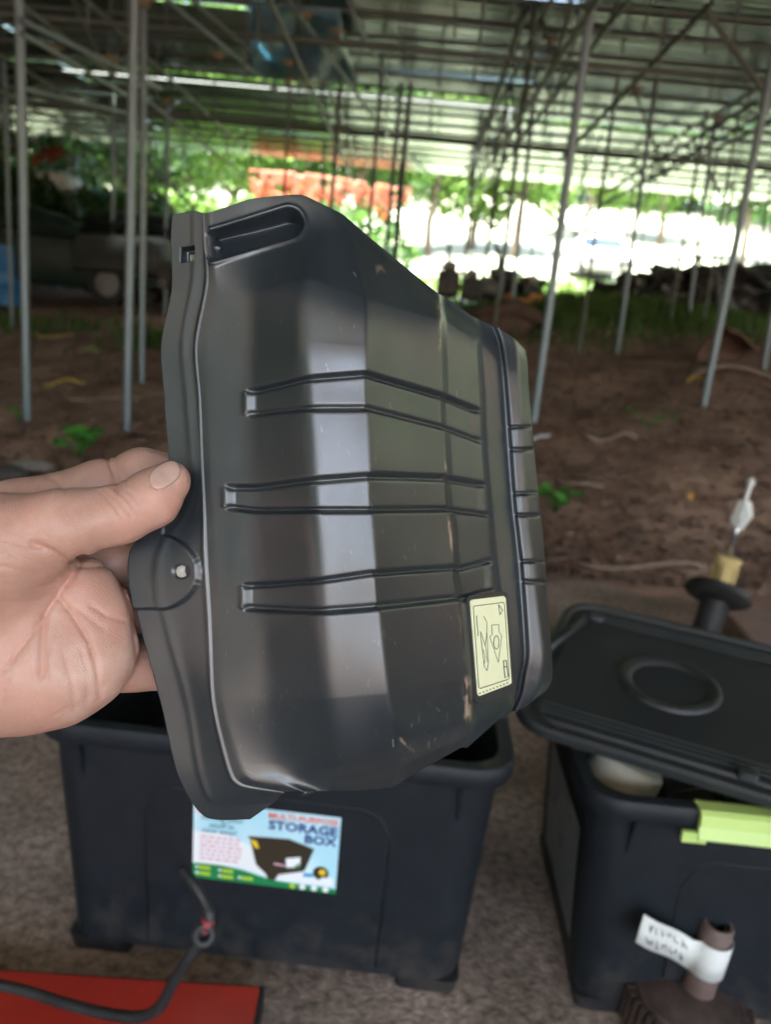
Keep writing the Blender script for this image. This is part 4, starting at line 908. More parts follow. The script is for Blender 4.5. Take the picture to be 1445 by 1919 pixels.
for j, cn in enumerate(order):
    for i in range(rows):
        px, py = G[cn][i]; D = DB[cn] + rowadd[i] * dome.get(cn, 0)
        if cn == 'C3b' and i >= 10: D -= .006 * (i - 9)
        ctrl[i, j] = (px, py, D)
# bow of the whole moulding (slight)
NV = 62
def crv(a, b, c, d, t): return .5 * ((2 * b) + (-a + c) * t + (2 * a - 5 * b + 4 * c - d) * t ** 2 + (-a + 3 * b - 3 * c + d) * t ** 3)
vv = []; vpar = []
for i in range(rows - 1):
    for k in range(NV):
        t = k / NV; g = crv(ctrl[max(i - 1, 0)], ctrl[i], ctrl[i + 1], ctrl[min(i + 2, rows - 1)], t); lin = ctrl[i] * (1 - t) + ctrl[i + 1] * t
        vv.append(.75 * g + .25 * lin); vpar.append(i + t)
vv.append(ctrl[-1]); vpar.append(rows - 1.0); vv = np.array(vv); vpar = np.array(vpar)   # (NVT, 16, 3)
seg = []; upar = []
nsub = []
for j in range(len(order) - 1):
    w = np.mean(np.linalg.norm(vv[:, j + 1, :2] - vv[:, j, :2], axis=1)); nsub.append(max(3, int(w / 1.8)))
cols_ = []
for j, ns in enumerate(nsub):
    for k in range(ns): t = k / ns; cols_.append(vv[:, j] * (1 - t) + vv[:, j + 1] * t); upar.append(j + t)
cols_.append(vv[:, -1]); upar.append(len(order) - 1.0)
GP = np.stack(cols_, 1); upar = np.array(upar)     # (NVT, NU, 3) px,py,D
def blur_u(A, s, k=None):
    r_ = int(s * 3) + 1; ker = np.exp(-.5 * (np.arange(-r_, r_ + 1) / s) ** 2); ker /= ker.sum()
    Ap = np.concatenate([2 * A[:, :1] - A[:, r_:0:-1], A, 2 * A[:, -1:] - A[:, -2:-r_ - 2:-1]], 1); o_ = np.zeros_like(A)
    for q in range(2 * r_ + 1): o_ += ker[q] * Ap[:, q:q + A.shape[1]]
    return o_
soft = blur_u(GP, 7.0); sharp = blur_u(GP, 1.6)
wsoft = np.exp(-((upar - 5.0) / .55) ** 2) * 1.0 + 1. * np.exp(-((upar - 4.0) / .6) ** 2)
wsoft = np.clip(wsoft, 0, 1)[None, :, None]
GP = sharp * (1 - wsoft) + soft * wsoft
vsoft = blur_u(GP, 16.0); wv_ = ((1 - np.clip((vpar - .6) / 1.3, 0, 1)) + np.clip((vpar - 8.3) / 1.2, 0, 1))[:, None] * (np.clip((upar - 3.6) / .6, 0, 1) * (1 - np.clip((upar - 7.2) / .5, 0, 1)))[None, :]
GP[..., 2] = GP[..., 2] * (1 - wv_) + vsoft[..., 2] * wv_
PX, PY = GP[..., 0], GP[..., 1]
def loc3(A):
    D = A[..., 2:3]; return np.concatenate([(A[..., 0:1] - 722.5) / FPX * D, -(A[..., 1:2] - 959.5) / FPX * D, D], -1)   # camera metric: right, up, depth
Pm = loc3(GP)
def normals(A):
    du = np.gradient(A, axis=1); dv = np.gradient(A, axis=0); n_ = np.cross(du, dv); n_ /= np.linalg.norm(n_, axis=-1, keepdims=True) + 1e-12
    n_ *= np.where((n_ * A).sum(-1, keepdims=True) > 0, -1, 1); return n_
Nn = blur_u(normals(Pm), 5.0); Nn /= np.linalg.norm(Nn, axis=-1, keepdims=True)
UU = np.broadcast_to(upar[None], PX.shape); VV_ = np.broadcast_to(vpar[:, None], PX.shape)
def sst(a, b, x): t = np.clip((x - a) / (b - a), 0, 1); return t * t * (3 - 2 * t)
disp = np.zeros(PX.shape)
ribs = [(4.0, 467, .16), (5.0, 428, .15), (7.0, 460, .30)]
tilt = np.clip((PX - 690) / 200, 0, 1)
for (vc, xl, hw) in ribs:
    # convert to pixel distance from centre line
    iv_ = int(np.argmin(abs(vpar - vc))); yc = PY[iv_][None, :]
    half = np.interp(PX, [430, 580, 690, 900], [19, 28, 32, 28])
    dy = np.abs(PY - yc) - half
    endL = xl - PX; endR = PX - np.interp(PY, [799, 937, 1078], [897, 909, 922])
    ins = (1 - sst(-5, 4, dy)) * sst(-3, 12, PX - xl) * (1 - sst(-12, 0, endR))
    disp -= .0014 * ins
    disp -= .0017 * np.exp(-(dy / 4.4) ** 2) * (1 - sst(-4, 8, np.maximum(endL, endR)))   # incised edge lines
    disp += .0006 * np.exp(-((PX - xl + 6) / 7) ** 2) * (np.abs(PY - yc) < half + 1)
# level 2 frame around the sticker
# rim clips
for (ya, yb) in ((800, 842), (925, 965), (1052, 1090)):
    onr = sst(12.2, 12.6, UU) * (1 - sst(14.6, 15, UU))
    for yv in (ya, yb): disp -= .0016 * np.exp(-((PY - yv) / 2.8) ** 2) * onr
    disp += .0012 * sst(ya - 2, ya + 3, PY) * (1 - sst(yb - 3, yb + 2, PY)) * onr * (UU > 13.3)
# capsule shaped hollow at the top
ax0 = np.array([398., 462.]); ax1 = np.array([540., 418.]); dvec = ax1 - ax0; tpr = np.clip(((PX - ax0[0]) * dvec[0] + (PY - ax0[1]) * dvec[1]) / (dvec @ dvec), 0, 1)
dc = np.hypot(PX - ax0[0] - tpr * dvec[0], PY - ax0[1] - tpr * dvec[1])
nrm = np.array([-dvec[1], dvec[0]]) / np.hypot(*dvec); sc2 = ((PX - ax0[0]) * nrm[0] + (PY - ax0[1]) * nrm[1]) / 29
disp -= (.0095 * (1 - sst(20, 29, dc)) * np.clip(.62 - .55 * sc2, 0, 1.2)) * sst(384, 398, PX)
disp += .0008 * np.exp(-((dc - 32) / 4.) ** 2) * (PX > 392)
# groove between the flange ridges and the thin parting bead
disp -= .0018 * np.exp(-((UU - 1.5) / .28) ** 2) * (1 - sst(4.6, 5.4, VV_))
disp += .0007 * np.exp(-((UU - 2) / .09) ** 2)
disp += .0005 * np.exp(-((UU - .98) / .16) ** 2) * (1 - sst(9.5, 10, VV_))
# square hole in the flange
hx = np.maximum(np.abs(PX - 352) - 12, np.abs(PY - 476 + (PX - 356) * .12) - 13)
disp -= .004 * (1 - sst(-2, 2, hx))
# tab with screw
ex_ = (PX - 318) / 60; ey_ = (PY - 1072) / 72
tb = np.where(PX > 306, np.hypot(ex_, ey_ * (1 + .25 * (PX - 306) / 70)), 9.)
inside = np.where(PX > 306, 1 - sst(.93, 1.0, tb), sst(950, 1030, PY) * (1 - sst(1137, 1143, PY)))
disp += .0022 * inside
sc_ = np.hypot(PX - 345, PY - 1070); disp -= .0022 * (1 - sst(9, 15, sc_))
# slight dents and waviness of the moulding
disp += .00018 * np.sin(PX * .021 + PY * .013) + .00012 * np.sin(PY * .031 - PX * .017)
Pd = Pm + Nn * disp[..., None]
CR = Matrix(((Rv[0], Uv[0], Fv[0], CP[0]), (Rv[1], Uv[1], Fv[1], CP[1]), (Rv[2], Uv[2], Fv[2], CP[2]), (0, 0, 0, 1)))
Mw = np.stack([Rv, Uv, Fv], 1)
def toworld(A): return A @ Mw.T + CP
org = np.array([0, 0, 0.]) + toworld(loc3(np.array([[300., 1000., .305]])))[0]
cover = thing('plastic_cover', 'moulded black plastic cover held up by hand, with three ribs and a yellow sticker', 'cover', tuple(org))
NVT, NU = PX.shape; I = np.arange(NVT * NU).reshape(NVT, NU)
Q = np.stack([I[:-1, :-1], I[1:, :-1], I[1:, 1:], I[:-1, 1:]], -1).reshape(-1, 4)
# hole in the flange really open
keep = ~((hx < -4).ravel()[Q].all(1)); Q = Q[keep]
cme_ = np_mesh('cover_shell', (toworld(Pd.reshape(-1, 3)) - org), Q, True)
# wear and scuffs of the plastic, plus an edge highlight painted on its parting bead
tint = np.zeros((NVT, NU, 4)); rw = np.random.RandomState(5)
def rough_noise(seed, sx_, sy_):
    r = np.random.RandomState(seed); a = r.rand(60, 60); yi = (PY / sy_) % 58; xi = (PX / sx_) % 58; y0 = yi.astype(int); x0_ = xi.astype(int); fy = yi - y0; fx_ = xi - x0_
    return a[y0, x0_] * (1 - fx_) * (1 - fy) + a[y0, x0_ + 1] * fx_ * (1 - fy) + a[y0 + 1, x0_] * (1 - fx_) * fy + a[y0 + 1, x0_ + 1] * fx_ * fy
nzA = rough_noise(1, 5, 18); nzB = rough_noise(2, 2.5, 7); nzC = rough_noise(3, 3, 3)
def paint(mask, c):
    m_ = np.clip(mask, 0, 1)[..., None]; tint[..., :3] = tint[..., :3] * (1 - m_) + np.array(c) * m_; tint[..., 3:] = np.maximum(tint[..., 3:], m_)
xc6 = GP[:, np.argmin(abs(upar - 8)), 0][:, None]
band = np.zeros_like(PX)
for (a, b, s_, k_a) in ((560, 690, 5, .7), (860, 900, 3.5, .9), (965, 1035, 4, 1.), (1150, 1250, 5, .45), (1265, 1355, 9, 1.)):
    band = np.maximum(band, k_a * np.exp(-((PX - xc6 + 4) / s_) ** 2) * sst(a - 10, a + 15, PY) * (1 - sst(b - 15, b + 10, PY)))
paint(band * sst(.3, .7, nzA * .6 + nzB * .5) * 1.1, (.30, .235, .18))
bl = np.exp(-(((PX - 712) + (PY - 510) * .1) / np.interp(PY, [495, 560], [18, 5])) ** 2) * sst(490, 500, PY) * (1 - sst(520, 560, PY)); paint(bl * .7 * sst(.25, .6, nzA), (.26, .22, .18))
bl = np.exp(-((PY - (1385 + (PX - 750) * .9)) / 7) ** 2) * sst(745, 752, PX) * (1 - sst(772, 790, PX)); paint(bl * .8 * sst(.2, .6, nzB), (.30, .25, .2))
bl = np.exp(-((PY - (1415 - (PX - 770) * .45)) / 14) ** 2) * sst(750, 780, PX) * (1 - sst(870, 900, PX)); paint(bl * .35 * sst(.35, .75, nzB), (.2, .16, .13))
bl = np.exp(-((UU - 2) / .05) ** 2) * sst(700, 780, PY) * (1 - sst(1330, 1420, PY)); paint(bl * .75, (.33, .35, .37))  # parting bead lightened: its edge highlight painted over worn plastic
paint(.16 * sst(.55, .85, rough_noise(9, 40, 60)) * sst(.3, .8, nzC), (.12, .115, .11))
bl = np.exp(-((np.hypot(PX - 1025, PY - 1265)) / 10) ** 2); paint(bl * .4 * sst(.3, .7, nzC), (.3, .28, .25))
scm = np.zeros_like(PX)
for i in range(330):
    if i < 40: cx, cy = rw.uniform(690, 870), rw.uniform(1120, 1460)
    elif i < 85: cx, cy = rw.uniform(600, 880), rw.uniform(500, 1050)
    elif i < 110: cx, cy = rw.uniform(480, 560), rw.uniform(1285, 1330)
    elif i < 130: cx, cy = xc6[int(rw.uniform(80, NVT - 80)), 0] - rw.uniform(0, 14), rw.uniform(570, 1350)
    else: cx, cy = rw.uniform(390, 700), rw.uniform(460, 1450)
    L_ = rw.uniform(2, 8); an = math.radians(80 + rw.normal(0, 14)); ca, sa = math.cos(an), math.sin(an)
    ry, rx = np.abs(PY - cy) < 12, np.abs(PX - cx) < 12; mk = ry & rx
    dx_, dy_ = PX[mk] - cx, PY[mk] - cy; al = dx_ * ca + dy_ * sa; ac = -dx_ * sa + dy_ * ca
    scm[mk] = np.maximum(scm[mk], np.exp(-(ac / 1.0) ** 2) * (np.abs(al) < L_) * rw.uniform(.3, 1) * (.55 if i > 85 else 1.))
paint(scm * .8, (.42, .42, .42))
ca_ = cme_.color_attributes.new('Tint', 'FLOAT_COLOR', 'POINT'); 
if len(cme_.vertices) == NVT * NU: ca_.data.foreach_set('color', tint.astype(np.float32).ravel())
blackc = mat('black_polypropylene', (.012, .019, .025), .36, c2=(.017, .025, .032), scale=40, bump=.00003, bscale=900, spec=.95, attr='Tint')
n, l = link_nodes(blackc)    # rubbed patches change the gloss a little
tcx = n.new('ShaderNodeTexCoord'); tn = n.new('ShaderNodeTexNoise'); tn.inputs['Scale'].default_value = 26; tn.inputs['Detail'].default_value = 6
mp2 = n.new('ShaderNodeMapping'); mp2.inputs['Scale'].default_value = (3, 1, .6); l.new(tcx.outputs['Object'], mp2.inputs[0]); l.new(mp2.outputs[0], tn.inputs[0])
mrr = n.new('ShaderNodeMapRange'); mrr.inputs[1].default_value = .3; mrr.inputs[2].default_value = .7; mrr.inputs[3].default_value = .29; mrr.inputs[4].default_value = .40
l.new(tn.outputs[0], mrr.inputs[0]); l.new(mrr.outputs[0], n['Principled BSDF'].inputs['Roughness'])
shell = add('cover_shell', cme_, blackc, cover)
s2 = shell.modifiers.new('thick', 'SOLIDIFY'); s2.thickness = .0022; s2.offset = -1 
# screw in the tab
sp = np.array([[345., 1071., .2995]]); c3 = toworld(loc3(sp))[0] - org
rock_m = mat('dried_clay', (.45, .43, .40), .8, c2=(.25, .24, .22), scale=300, bump=.0006, bscale=500)
MB().lathe([(.0033, -.001), (.003, .0003), (.0018, .0005), (.0004, .0003)], 12, tuple(c3), Vector(-ray(345, 1071)).to_track_quat('Z', 'Y').to_matrix()).build('screw', rock_m, cover, smooth=True)
# sticker: follow the surface
def surf_pix(px, py):   # nearest grid sample to a pixel, level 2 region only
    j0, j1 = np.searchsorted(upar, 9.0), np.searchsorted(upar, 10.0) + 1
    sub = (PX[:, j0:j1] - px) ** 2 + (PY[:, j0:j1] - py) ** 2; i_, j_ = np.unravel_index(np.argmin(sub), sub.shape); return Pd[i_, j0 + j_]
TLs, TRs, BRs, BLs = surf_pix(876, 1125), surf_pix(936, 1117), surf_pix(950, 1285), surf_pix(889, 1304)
def Dfit(px, py):
    # plane through three sticker corners
    n_ = np.cross(TRs - TLs, BLs - TLs); r_ = np.array([(px - 722.5) / FPX, -(py - 959.5) / FPX, 1.0]); return (TLs @ n_) / (r_ @ n_), r_, n_ / np.linalg.norm(n_)
def spt(px, py, off):
    D, r_, n_ = Dfit(px, py); n_ = n_ if n_ @ r_ < 0 else -n_; return toworld((r_ * D + n_ * off)[None])[0] - org
stk = mat('pale_yellow_sticker', (.80, .85, .58), .4, c2=(.74, .79, .52), scale=60)
inkd = flatmat('sticker_ink', (.05, .06, .05), .5)
def quad(pts, off, m, name, parent, th=0):
    lo_ = [spt(a, b, off) for a, b in pts]; mb = MB(); lo2_ = [spt(a, b, off - .0012) for a, b in pts]; mb.loft([lo2_, lo_]); return mb.build(name, m, parent)
fr = [(869, 1122), (872, 1118), (940, 1108), (945, 1112), (962, 1290), (958, 1300), (890, 1318), (884, 1312)]
quad(fr, .0018, blackc if False else mat('sticker_seat', (.022, .026, .03), .42), 'sticker_seat', cover)
st_ = quad([(874, 1127), (877, 1124), (937, 1117), (941, 1121), (952, 1279), (949, 1282), (891, 1304), (888, 1300)], .0021, stk, 'warning_sticker', cover)
st_['label'] = 'pale yellow sticker with black outline symbols'
def ink_line(pts, w=.00022, name='printed_line'):
    MB().tube([spt(a, b, .0023) for a, b in pts], w, 4).build(name, inkd, st_)
ink_line([(880, 1136), (935, 1129), (938, 1132), (947, 1270), (944, 1273), (892, 1290), (889, 1287), (879, 1139), (880, 1136)], .00018)
Z = lambda a, b: (850 + a / 8.347, 1090 + b / 8.347)
ink_line([Z(290, 530), Z(318, 850)]); ink_line([Z(405, 540), Z(455, 635), Z(455, 790), Z(480, 1280), Z(455, 1390), Z(415, 1330), Z(350, 775)], .00016)
ink_line([Z(365, 800), Z(440, 1040), Z(465, 1260)], .00016); ink_line([Z(400, 1060), Z(430, 1200), Z(410, 1300)], .00016); ink_line([Z(455, 790), Z(430, 1000)], .00016)
ink_line([Z(500, 860), Z(635, 1260), Z(690, 850), Z(650, 790), Z(640, 670), Z(530, 680), Z(540, 830), Z(500, 860)], .00016)
ink_line([Z(605 + 42 * math.cos(a), 950 + 105 * math.sin(a)) for a in np.linspace(0, 6.3, 20)], .0002)
ink_line([Z(640, 360), Z(705, 450), Z(660, 520), Z(640, 360)], .0002)
ink_line([Z(715, 1240), Z(760, 1230), Z(790, 1480), Z(740, 1500), Z(715, 1240)], .0003); ink_line([Z(730, 1330), Z(775, 1330)], .0003)
for k in range(9): a = Z(340 + k * 54, 1745 - k * 20); ink_line([a, (a[0] + 1.6, a[1] - .6)], .0003)

# ------------------------------------------------------------------ hand
def hm(px, py, D): return np.array([(px - 722.5) / FPX * D, -(py - 959.5) / FPX * D, D])
# (a, b, ra, rb, blend, depth squash)
def cap(a, b, ra, rb, k=.006): return (hm(*a), hm(*b), ra * a[2] / FPX, rb * b[2] / FPX, k)
caps = [
 # forearm and wrist
 cap((-760, 1480, .34), (-330, 1330, .315), 180, 150, .02), cap((-330, 1330, .315), (-120, 1240, .30), 150, 140, .02),
 # palm
 cap((-120, 1210, .300), (60, 1180, .300), 130, 88, .012), cap((-100, 1265, .302), (110, 1255, .302), 130, 100, .012),
 cap((40, 1180, .302), (172, 1140, .304), 90, 70, .010), cap((70, 1260, .303), (172, 1225, .306), 100, 84, .010),
 cap((-40, 1080, .292), (140, 1090, .302), 110, 52, .010),
 # thenar and thumb
 cap((-160, 1120, .290), (-10, 1030, .279), 130, 100, .012), cap((-10, 1030, .279), (120, 985, .279), 100, 67, .008),
 cap((120, 985, .279), (228, 962, .285), 66, 53, .004), cap((228, 962, .285), (286, 932, .289), 53, 51, .004), cap((286, 932, .289), (316, 904, .2915), 51, 40, .004),
 # index finger behind the flange
 cap((-120, 1020, .315), (30, 965, .318), 90, 62, .010), cap((30, 965, .318), (190, 920, .318), 62, 55, .006), cap((190, 920, .318), (270, 893, .320), 53, 50, .004), cap((270, 893, .320), (400, 900, .326), 50, 42, .004),
]
fingers = [
 # middle, ring, little: leave the palm behind the flange
 [cap((120, 1085, .318), (225, 1055, .328), 50, 44, .006), cap((225, 1055, .328), (330, 1050, .340), 44, 40, .004), cap((330, 1050, .340), (400, 1085, .335), 40, 33, .004)],
 [cap((150, 1150, .320), (245, 1138, .330), 52, 46, .006), cap((245, 1138, .330), (340, 1140, .342), 46, 40, .004), cap((340, 1140, .342), (405, 1175, .335), 40, 33, .004)],
 [cap((150, 1250, .318), (250, 1248, .326), 54, 46, .006), cap((250, 1248, .326), (335, 1255, .334), 44, 38, .004), cap((335, 1255, .334), (400, 1290, .330), 36, 30, .004)],
]
creases = [ # polyline px, width px, depth m
 ([(150,1043),(128,1052),(95,1030),(60,1018)],3.,.0012), ([(152,1045),(138,1075),(110,1110),(84,1152),(80,1200),(78,1265)],5.,.0011),
 ([(110,1120),(140,1160),(165,1200),(180,1250),(186,1305)],2.6,.0009), ([(84,1152),(50,1200),(10,1255),(-40,1290)],2.4,.0007),
 ([(145,1062),(180,1062),(222,1060)],2.2,.0007), ([(205,1040),(218,1060),(224,1090),(243,1140),(250,1190),(257,1250),(240,1296)],3.,.0010),
 ([(170,1135),(200,1155),(235,1165)],2.,.0006), ([(110,1140),(150,1145),(195,1180)],1.6,.0004),
 ([(186,922),(212,946),(232,976)],1.6,.00055), ([(196,920),(222,940),(246,966)],1.6,.0006), ([(214,916),(238,936),(262,968)],1.6,.0006), ([(230,914),(250,930),(268,950)],1.3,.0004), ([(178,930),(200,955),(215,978)],1.2,.0003),
 ([(196,850),(210,880),(222,915)],2.2,.0009), ([(214,856),(230,885),(240,910)],1.5,.0006), ([(84,892),(104,900),(124,918)],1.6,.0006),
 ([(0,1010),(60,1025),(120,1048)],1.4,.0004), ([(0,1030),(50,1050),(100,1065)],1.4,.0004), ([(0,1060),(60,1075),(110,1085)],1.4,.0004), ([(0,1095),(60,1100),(120,1095)],1.4,.0004), ([(0,1125),(50,1128),(95,1120)],1.3,.0003),
 ([(60,990),(100,1010),(140,1040)],1.3,.0003), ([(120,1010),(150,1030),(160,1044)],1.5,.0005), ([(170,1000),(180,1020),(196,1040)],1.4,.0003),
 ([(120,1230),(135,1280),(140,1330)],3,.0004), ([(150,1215),(165,1260),(163,1320)],2.4,.0003), ([(30,1200),(20,1260),(0,1310)],1.5,.0004), ([(95,1190),(85,1240),(100,1330)],1.5,.0003),
 ([(270,1205),(262,1230),(258,1270)],2.,.0006), ([(100,1340),(150,1315),(200,1285)],1.5,.0003)]
def seg_d(X_, Y_, pts):
    best = np.full(X_.shape, 1e9)
    for (a, b) in zip(pts[:-1], pts[1:]):
        ax_, ay_ = a; bx_, by_ = b; dx, dy = bx_ - ax_, by_ - ay_; t = np.clip(((X_ - ax_) * dx + (Y_ - ay_) * dy) / (dx * dx + dy * dy), 0, 1)
        best = np.minimum(best, np.hypot(X_ - ax_ - t * dx, Y_ - ay_ - t * dy))
    return best
def cone(Pt, a, b, ra, rb):
    ab = b - a; t = np.clip(((Pt - a) @ ab) / (ab @ ab), 0, 1); return np.linalg.norm(Pt - a - t[..., None] * ab, axis=-1) - (ra + (rb - ra) * t)
def smin(a, b, k): h = np.clip(.5 + .5 * (b - a) / k, 0, 1); return b * (1 - h) + a * h - k * h * (1 - h)
def sdf(Pt, details=True):
    d = np.full(Pt.shape[:-1], 1.0, np.float32)
    for c in caps: d = smin(d, cone(Pt, c[0], c[1], c[2], c[3]), c[4])
    for fg in fingers:
        e = np.full(d.shape, 1.0, np.float32)
        for c in fg: e = smin(e, cone(Pt, c[0], c[1], c[2], c[3]), c[4])
        d = smin(d, e, .003)
    if details:
        D = Pt[..., 2]; px = Pt[..., 0] / D * FPX + 722.5; py = 959.5 - Pt[..., 1] / D * FPX
        near = (np.abs(d) < .004) & (px > -60)
        if near.any():
            pxn, pyn, Dn = px[near], py[near], D[near]; add_ = np.zeros(pxn.shape); front = 1 - sst(.306, .316, Dn)
            for (pts, w, dep) in creases:
                x0_, x1_ = min(p[0] for p in pts) - 15, max(p[0] for p in pts) + 15; y0_, y1_ = min(p[1] for p in pts) - 15, max(p[1] for p in pts) + 15
                mk = (pxn > x0_) & (pxn < x1_) & (pyn > y0_) & (pyn < y1_)
                if not mk.any(): continue
                ds = seg_d(pxn[mk], pyn[mk], pts); fk = front[mk] if pts[0][1] > 925 or pts[0][0] < 0 else 1.0
                add_[mk] += dep * .95 * (np.exp(-(ds / (w * 1.15)) ** 2) + .5 * np.exp(-(ds / (w * 3)) ** 2)) * fk
            add_ += .00035 * np.sin(pxn * .05 + pyn * .021) * np.sin(pyn * .043 - pxn * .012)
            d[near] += add_
    return d
h = .00078
lo3 = hm(-800, 1700, .34) ; xmin = -.34; xmax = -.066; ymin = -.20; ymax = .035; zmin = .232; zmax = .40
xs_ = np.arange(xmin, xmax, h); ys_ = np.arange(ymin, ymax, h); zs_ = np.arange(zmin, zmax, h)
# coarse pass then refine only near the surface
ck = 8
xc, yc_, zc = xs_[::ck], ys_[::ck], zs_[::ck]
Gc = np.stack(np.meshgrid(xc, yc_, zc, indexing='ij'), -1); Dc = sdf(Gc, False)
Vf = np.full((len(xs_), len(ys_), len(zs_)), .05, np.float32)
thr = ck * h * 1.9
Ii = np.argwhere(np.abs(Dc) < thr + .002)
# sign fill for far blocks
for ix in range(len(xc)):
    sx0, sx1 = ix * ck, min((ix + 1) * ck, len(xs_))
    Vf[sx0:sx1] = np.repeat(np.repeat(Dc[ix], ck, 0), ck, 1)[None, :len(ys_), :len(zs_)]
for ix, iy, iz in Ii:
    pass
offs = ck // 2 + 1
maskc = np.abs(Dc) < thr + .004
# evaluate slabs
for ix in range(len(xc)):
    sx0, sx1 = ix * ck, min((ix + 1) * ck, len(xs_))
    mk2 = maskc[ix]
    if ix + 1 < len(xc): mk2 = mk2 | maskc[ix + 1]
    mk2 = mk2.copy(); mk2[:-1] |= mk2[1:]; mk2[:, :-1] |= mk2[:, 1:]
    full = np.repeat(np.repeat(mk2, ck, 0), ck, 1)[:len(ys_), :len(zs_)]
    jj, kk = np.nonzero(full)
    if len(jj) == 0: continue
    Pt = np.empty((sx1 - sx0, len(jj), 3), np.float32); Pt[..., 0] = xs_[sx0:sx1, None]; Pt[..., 1] = ys_[jj][None]; Pt[..., 2] = zs_[kk][None]
    Vf[sx0:sx1, jj, kk] = sdf(Pt)
def surface_nets(V, o, h):
    s = V < 0; nx_, ny_, nz_ = V.shape
    acc = np.zeros((nx_ - 1, ny_ - 1, nz_ - 1, 3), np.float32); cnt = np.zeros((nx_ - 1, ny_ - 1, nz_ - 1), np.float32); edges = []
    for axn in range(3):
        sl0 = [slice(None)] * 3; sl1 = [slice(None)] * 3; sl0[axn] = slice(0, -1); sl1[axn] = slice(1, None)
        e = np.argwhere(s[tuple(sl0)] != s[tuple(sl1)]); a = V[tuple(sl0)][tuple(e.T)]; b = V[tuple(sl1)][tuple(e.T)]; t = a / (a - b)
        p = e.astype(np.float32); p[:, axn] += t; o1, o2 = [k for k in range(3) if k != axn]
        sg = s[tuple(sl0)][tuple(e.T)]
        for d1 in (0, 1):
            for d2 in (0, 1):
                c = e.copy(); c[:, o1] -= d1; c[:, o2] -= d2
                ok = (c >= 0).all(1) & (c[:, 0] < nx_ - 1) & (c[:, 1] < ny_ - 1) & (c[:, 2] < nz_ - 1); cc = c[ok]
                np.add.at(acc, tuple(cc.T), p[ok]); np.add.at(cnt, tuple(cc.T), 1)
        edges.append((e, sg, axn, o1, o2))
    idx = -np.ones(cnt.shape, np.int64); act = np.argwhere(cnt > 0); idx[tuple(act.T)] = np.arange(len(act))
    v = acc[tuple(act.T)] / cnt[tuple(act.T)][:, None]; q = []
    for (e, sg, axn, o1, o2) in edges:
        ok = (e[:, o1] > 0) & (e[:, o2] > 0) & (e[:, o1] < idx.shape[o1]) & (e[:, o2] < idx.shape[o2]); e = e[ok]; sg = sg[ok]
        def at(d1, d2): c = e.copy(); c[:, o1] -= d1; c[:, o2] -= d2; return idx[tuple(c.T)]
        f_ = np.stack([at(1, 1), at(0, 1), at(0, 0), at(1, 0)], 1)
        flip = (sg if axn != 1 else ~sg); f_[~flip] = f_[~flip][:, ::-1]; q.append(f_)
    return v * h + o, np.concatenate(q)
hv, hq = surface_nets(Vf, np.array([xmin, ymin, zmin]), h)
hq = hq[(hq >= 0).all(1)]
# relax a little
nb = np.zeros_like(hv); ct = np.zeros(len(hv))
for k in range(4):
    a, b = hq[:, k], hq[:, (k + 1) % 4]; np.add.at(nb, a, hv[b]); np.add.at(ct, a, 1); np.add.at(nb, b, hv[a]); np.add.at(ct, b, 1)
hv = hv * .5 + .5 * nb / np.maximum(ct, 1)[:, None]
horg = toworld(hm(0, 1250, .30)[None])[0]
person = thing('person', 'bare hand and forearm from the left, thumb gripping the flange of the black cover', 'person', tuple(horg))
hme = np_mesh('body', toworld(hv) - horg, hq, True)
# skin tone variation stored per vertex
pxh = hv[:, 0] / hv[:, 2] * FPX + 722.5; pyh = 959.5 - hv[:, 1] / hv[:, 2] * FPX
tn_ = np.zeros((len(hv), 4)); tn_[:, :3] = (.56, .25, .19)
red = np.zeros(len(hv))
for (pts, w, dep) in creases:
    mk = (pxh > min(p[0] for p in pts) - 20) & (pxh < max(p[0] for p in pts) + 20) & (pyh > min(p[1] for p in pts) - 20) & (pyh < max(p[1] for p in pts) + 20)
    if mk.any(): red[mk] = np.maximum(red[mk], min(1, dep / .0009) * .32 * np.exp(-(seg_d(pxh[mk], pyh[mk], pts) / (w * 1.3)) ** 2))
tipd = np.hypot(pxh - 318, pyh - 940); red = np.maximum(red, .35 * np.exp(-(tipd / 40) ** 2))
for (cx, cy, s_, k_a) in ((150, 1120, 60, .22), (95, 1090, 30, .18), (220, 1180, 40, .2), (60, 1320, 60, .15), (250, 990, 35, .2), (60, 940, 45, .16), (200, 890, 30, .2), (20, 1230, 70, .18), (190, 1260, 45, .2), (300, 960, 20, .25)): red = np.maximum(red, k_a * np.exp(-((pxh - cx) ** 2 + (pyh - cy) ** 2) / s_ ** 2))
tn_[:, 3] = red
ch = hme.color_attributes.new('Skin', 'FLOAT_COLOR', 'POINT')
if len(hme.vertices) == len(hv): ch.data.foreach_set('color', tn_.astype(np.float32).ravel())
skin = mat('skin', (.355, .215, .165), .42, c2=(.475, .335, .275), c3=(.43, .255, .20), scale=34, detail=6, spec=.4, sss=.18, attr='Skin', ramp=(.3, .7))
n, l = link_nodes(skin); b = n['Principled BSDF']
tc = n.new('ShaderNodeTexCoord'); vo = n.new('ShaderNodeTexVoronoi'); vo.feature = 'DISTANCE_TO_EDGE'; vo.inputs['Scale'].default_value = 900
mpp = n.new('ShaderNodeMapping'); mpp.inputs['Rotation'].default_value = (.3, .7, .2); mpp.inputs['Scale'].default_value = (1, .5, 1); l.new(tc.outputs['Object'], mpp.inputs[0]); l.new(mpp.outputs[0], vo.inputs['Vector'])
wv = n.new('ShaderNodeTexWave'); wv.inputs['Scale'].default_value = 420; wv.inputs['Distortion'].default_value = 6; wv.inputs['Detail'].default_value = 2; wv.inputs['Detail Scale'].default_value = .12; l.new(mpp.outputs[0], wv.inputs['Vector'])
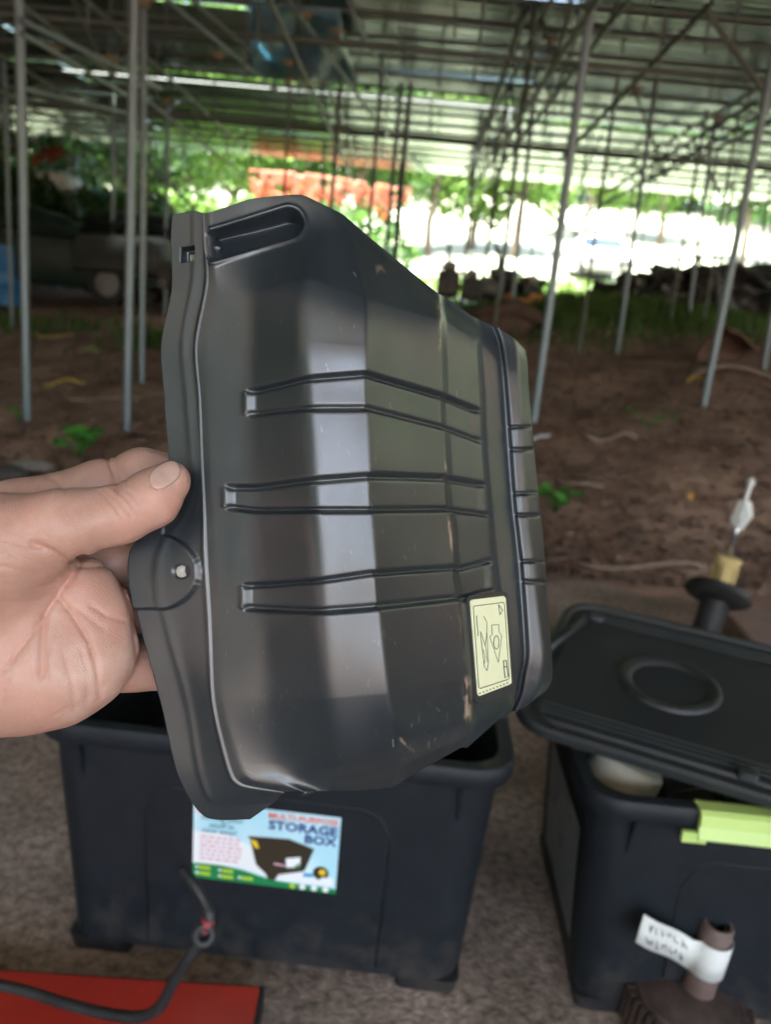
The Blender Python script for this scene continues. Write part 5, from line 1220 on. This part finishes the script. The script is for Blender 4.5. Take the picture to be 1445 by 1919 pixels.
no = n.new('ShaderNodeTexNoise'); no.inputs['Scale'].default_value = 260; no.inputs['Detail'].default_value = 5; l.new(tc.outputs['Object'], no.inputs[0])
ma = n.new('ShaderNodeMath'); ma.operation = 'MULTIPLY_ADD'; l.new(vo.outputs['Distance'], ma.inputs[0]); ma.inputs[1].default_value = .8; l.new(no.outputs[0], ma.inputs[2])
mb_ = n.new('ShaderNodeMath'); mb_.operation = 'MULTIPLY_ADD'; l.new(wv.outputs['Fac'], mb_.inputs[0]); mb_.inputs[1].default_value = .12; l.new(ma.outputs[0], mb_.inputs[2])
bn = n.new('ShaderNodeBump'); bn.inputs['Distance'].default_value = .00018; l.new(mb_.outputs[0], bn.inputs['Height']); l.new(bn.outputs[0], b.inputs['Normal'])
add('body', hme, skin, person)
# thumb nail: traced onto the thumb surface
def trace(px, py):
    r_ = np.array([(px - 722.5) / FPX, -(py - 959.5) / FPX, 1.0]); D = .24
    for _ in range(60):
        d = float(sdf((r_ * D)[None], False)[0]); D += d * .9
        if D > .4: break
    return r_ * D
nu, nv = 14, 12; v = []
base_c, tip_c = np.array([286., 905.]), np.array([330., 878.])
up_v = np.array([-8., -19.]); dn_v = np.array([7., 19.])
for j in range(nv):
    for i in range(nu):
        a = i / (nu - 1); b_ = j / (nv - 1) * 2 - 1
        c = base_c * (1 - a) + tip_c * a; bulge = (1 - abs(b_) ** 2.5) * 6 * (-1 if a < .5 else 1) * abs(2 * a - 1)
        off = (up_v if b_ < 0 else dn_v) * abs(b_); off = off * (1 - .45 * abs(2 * a - 1) ** 3); pxx = c + off + np.array([.86, -.5]) * bulge
        q = trace(pxx[0], pxx[1]); v.append(q)
v = np.array(v).reshape(nv, nu, 3); Nn_ = normals(v)
edge = np.minimum(np.minimum(np.linspace(0, 1, nu), 1 - np.linspace(0, 1, nu))[None] * 8, (np.minimum(np.linspace(0, 1, nv), 1 - np.linspace(0, 1, nv)) * 8)[:, None]); edge = np.clip(edge, 0, 1)
v = v + Nn_ * (.0001 + .00025 * edge[..., None])
I = np.arange(nu * nv).reshape(nv, nu); Qn = np.stack([I[:-1, :-1], I[:-1, 1:], I[1:, 1:], I[1:, :-1]], -1).reshape(-1, 4)
nailm = mat('thumb_nail', (.45, .295, .25), .25, c2=(.50, .35, .305), scale=90, spec=.5, sss=.1)
o = add('thumb_nail', np_mesh('thumb_nail', toworld(v.reshape(-1, 3)) - horg, Qn, True), nailm, person); s2 = o.modifiers.new('thick', 'SOLIDIFY'); s2.thickness = .0006; s2.offset = -1
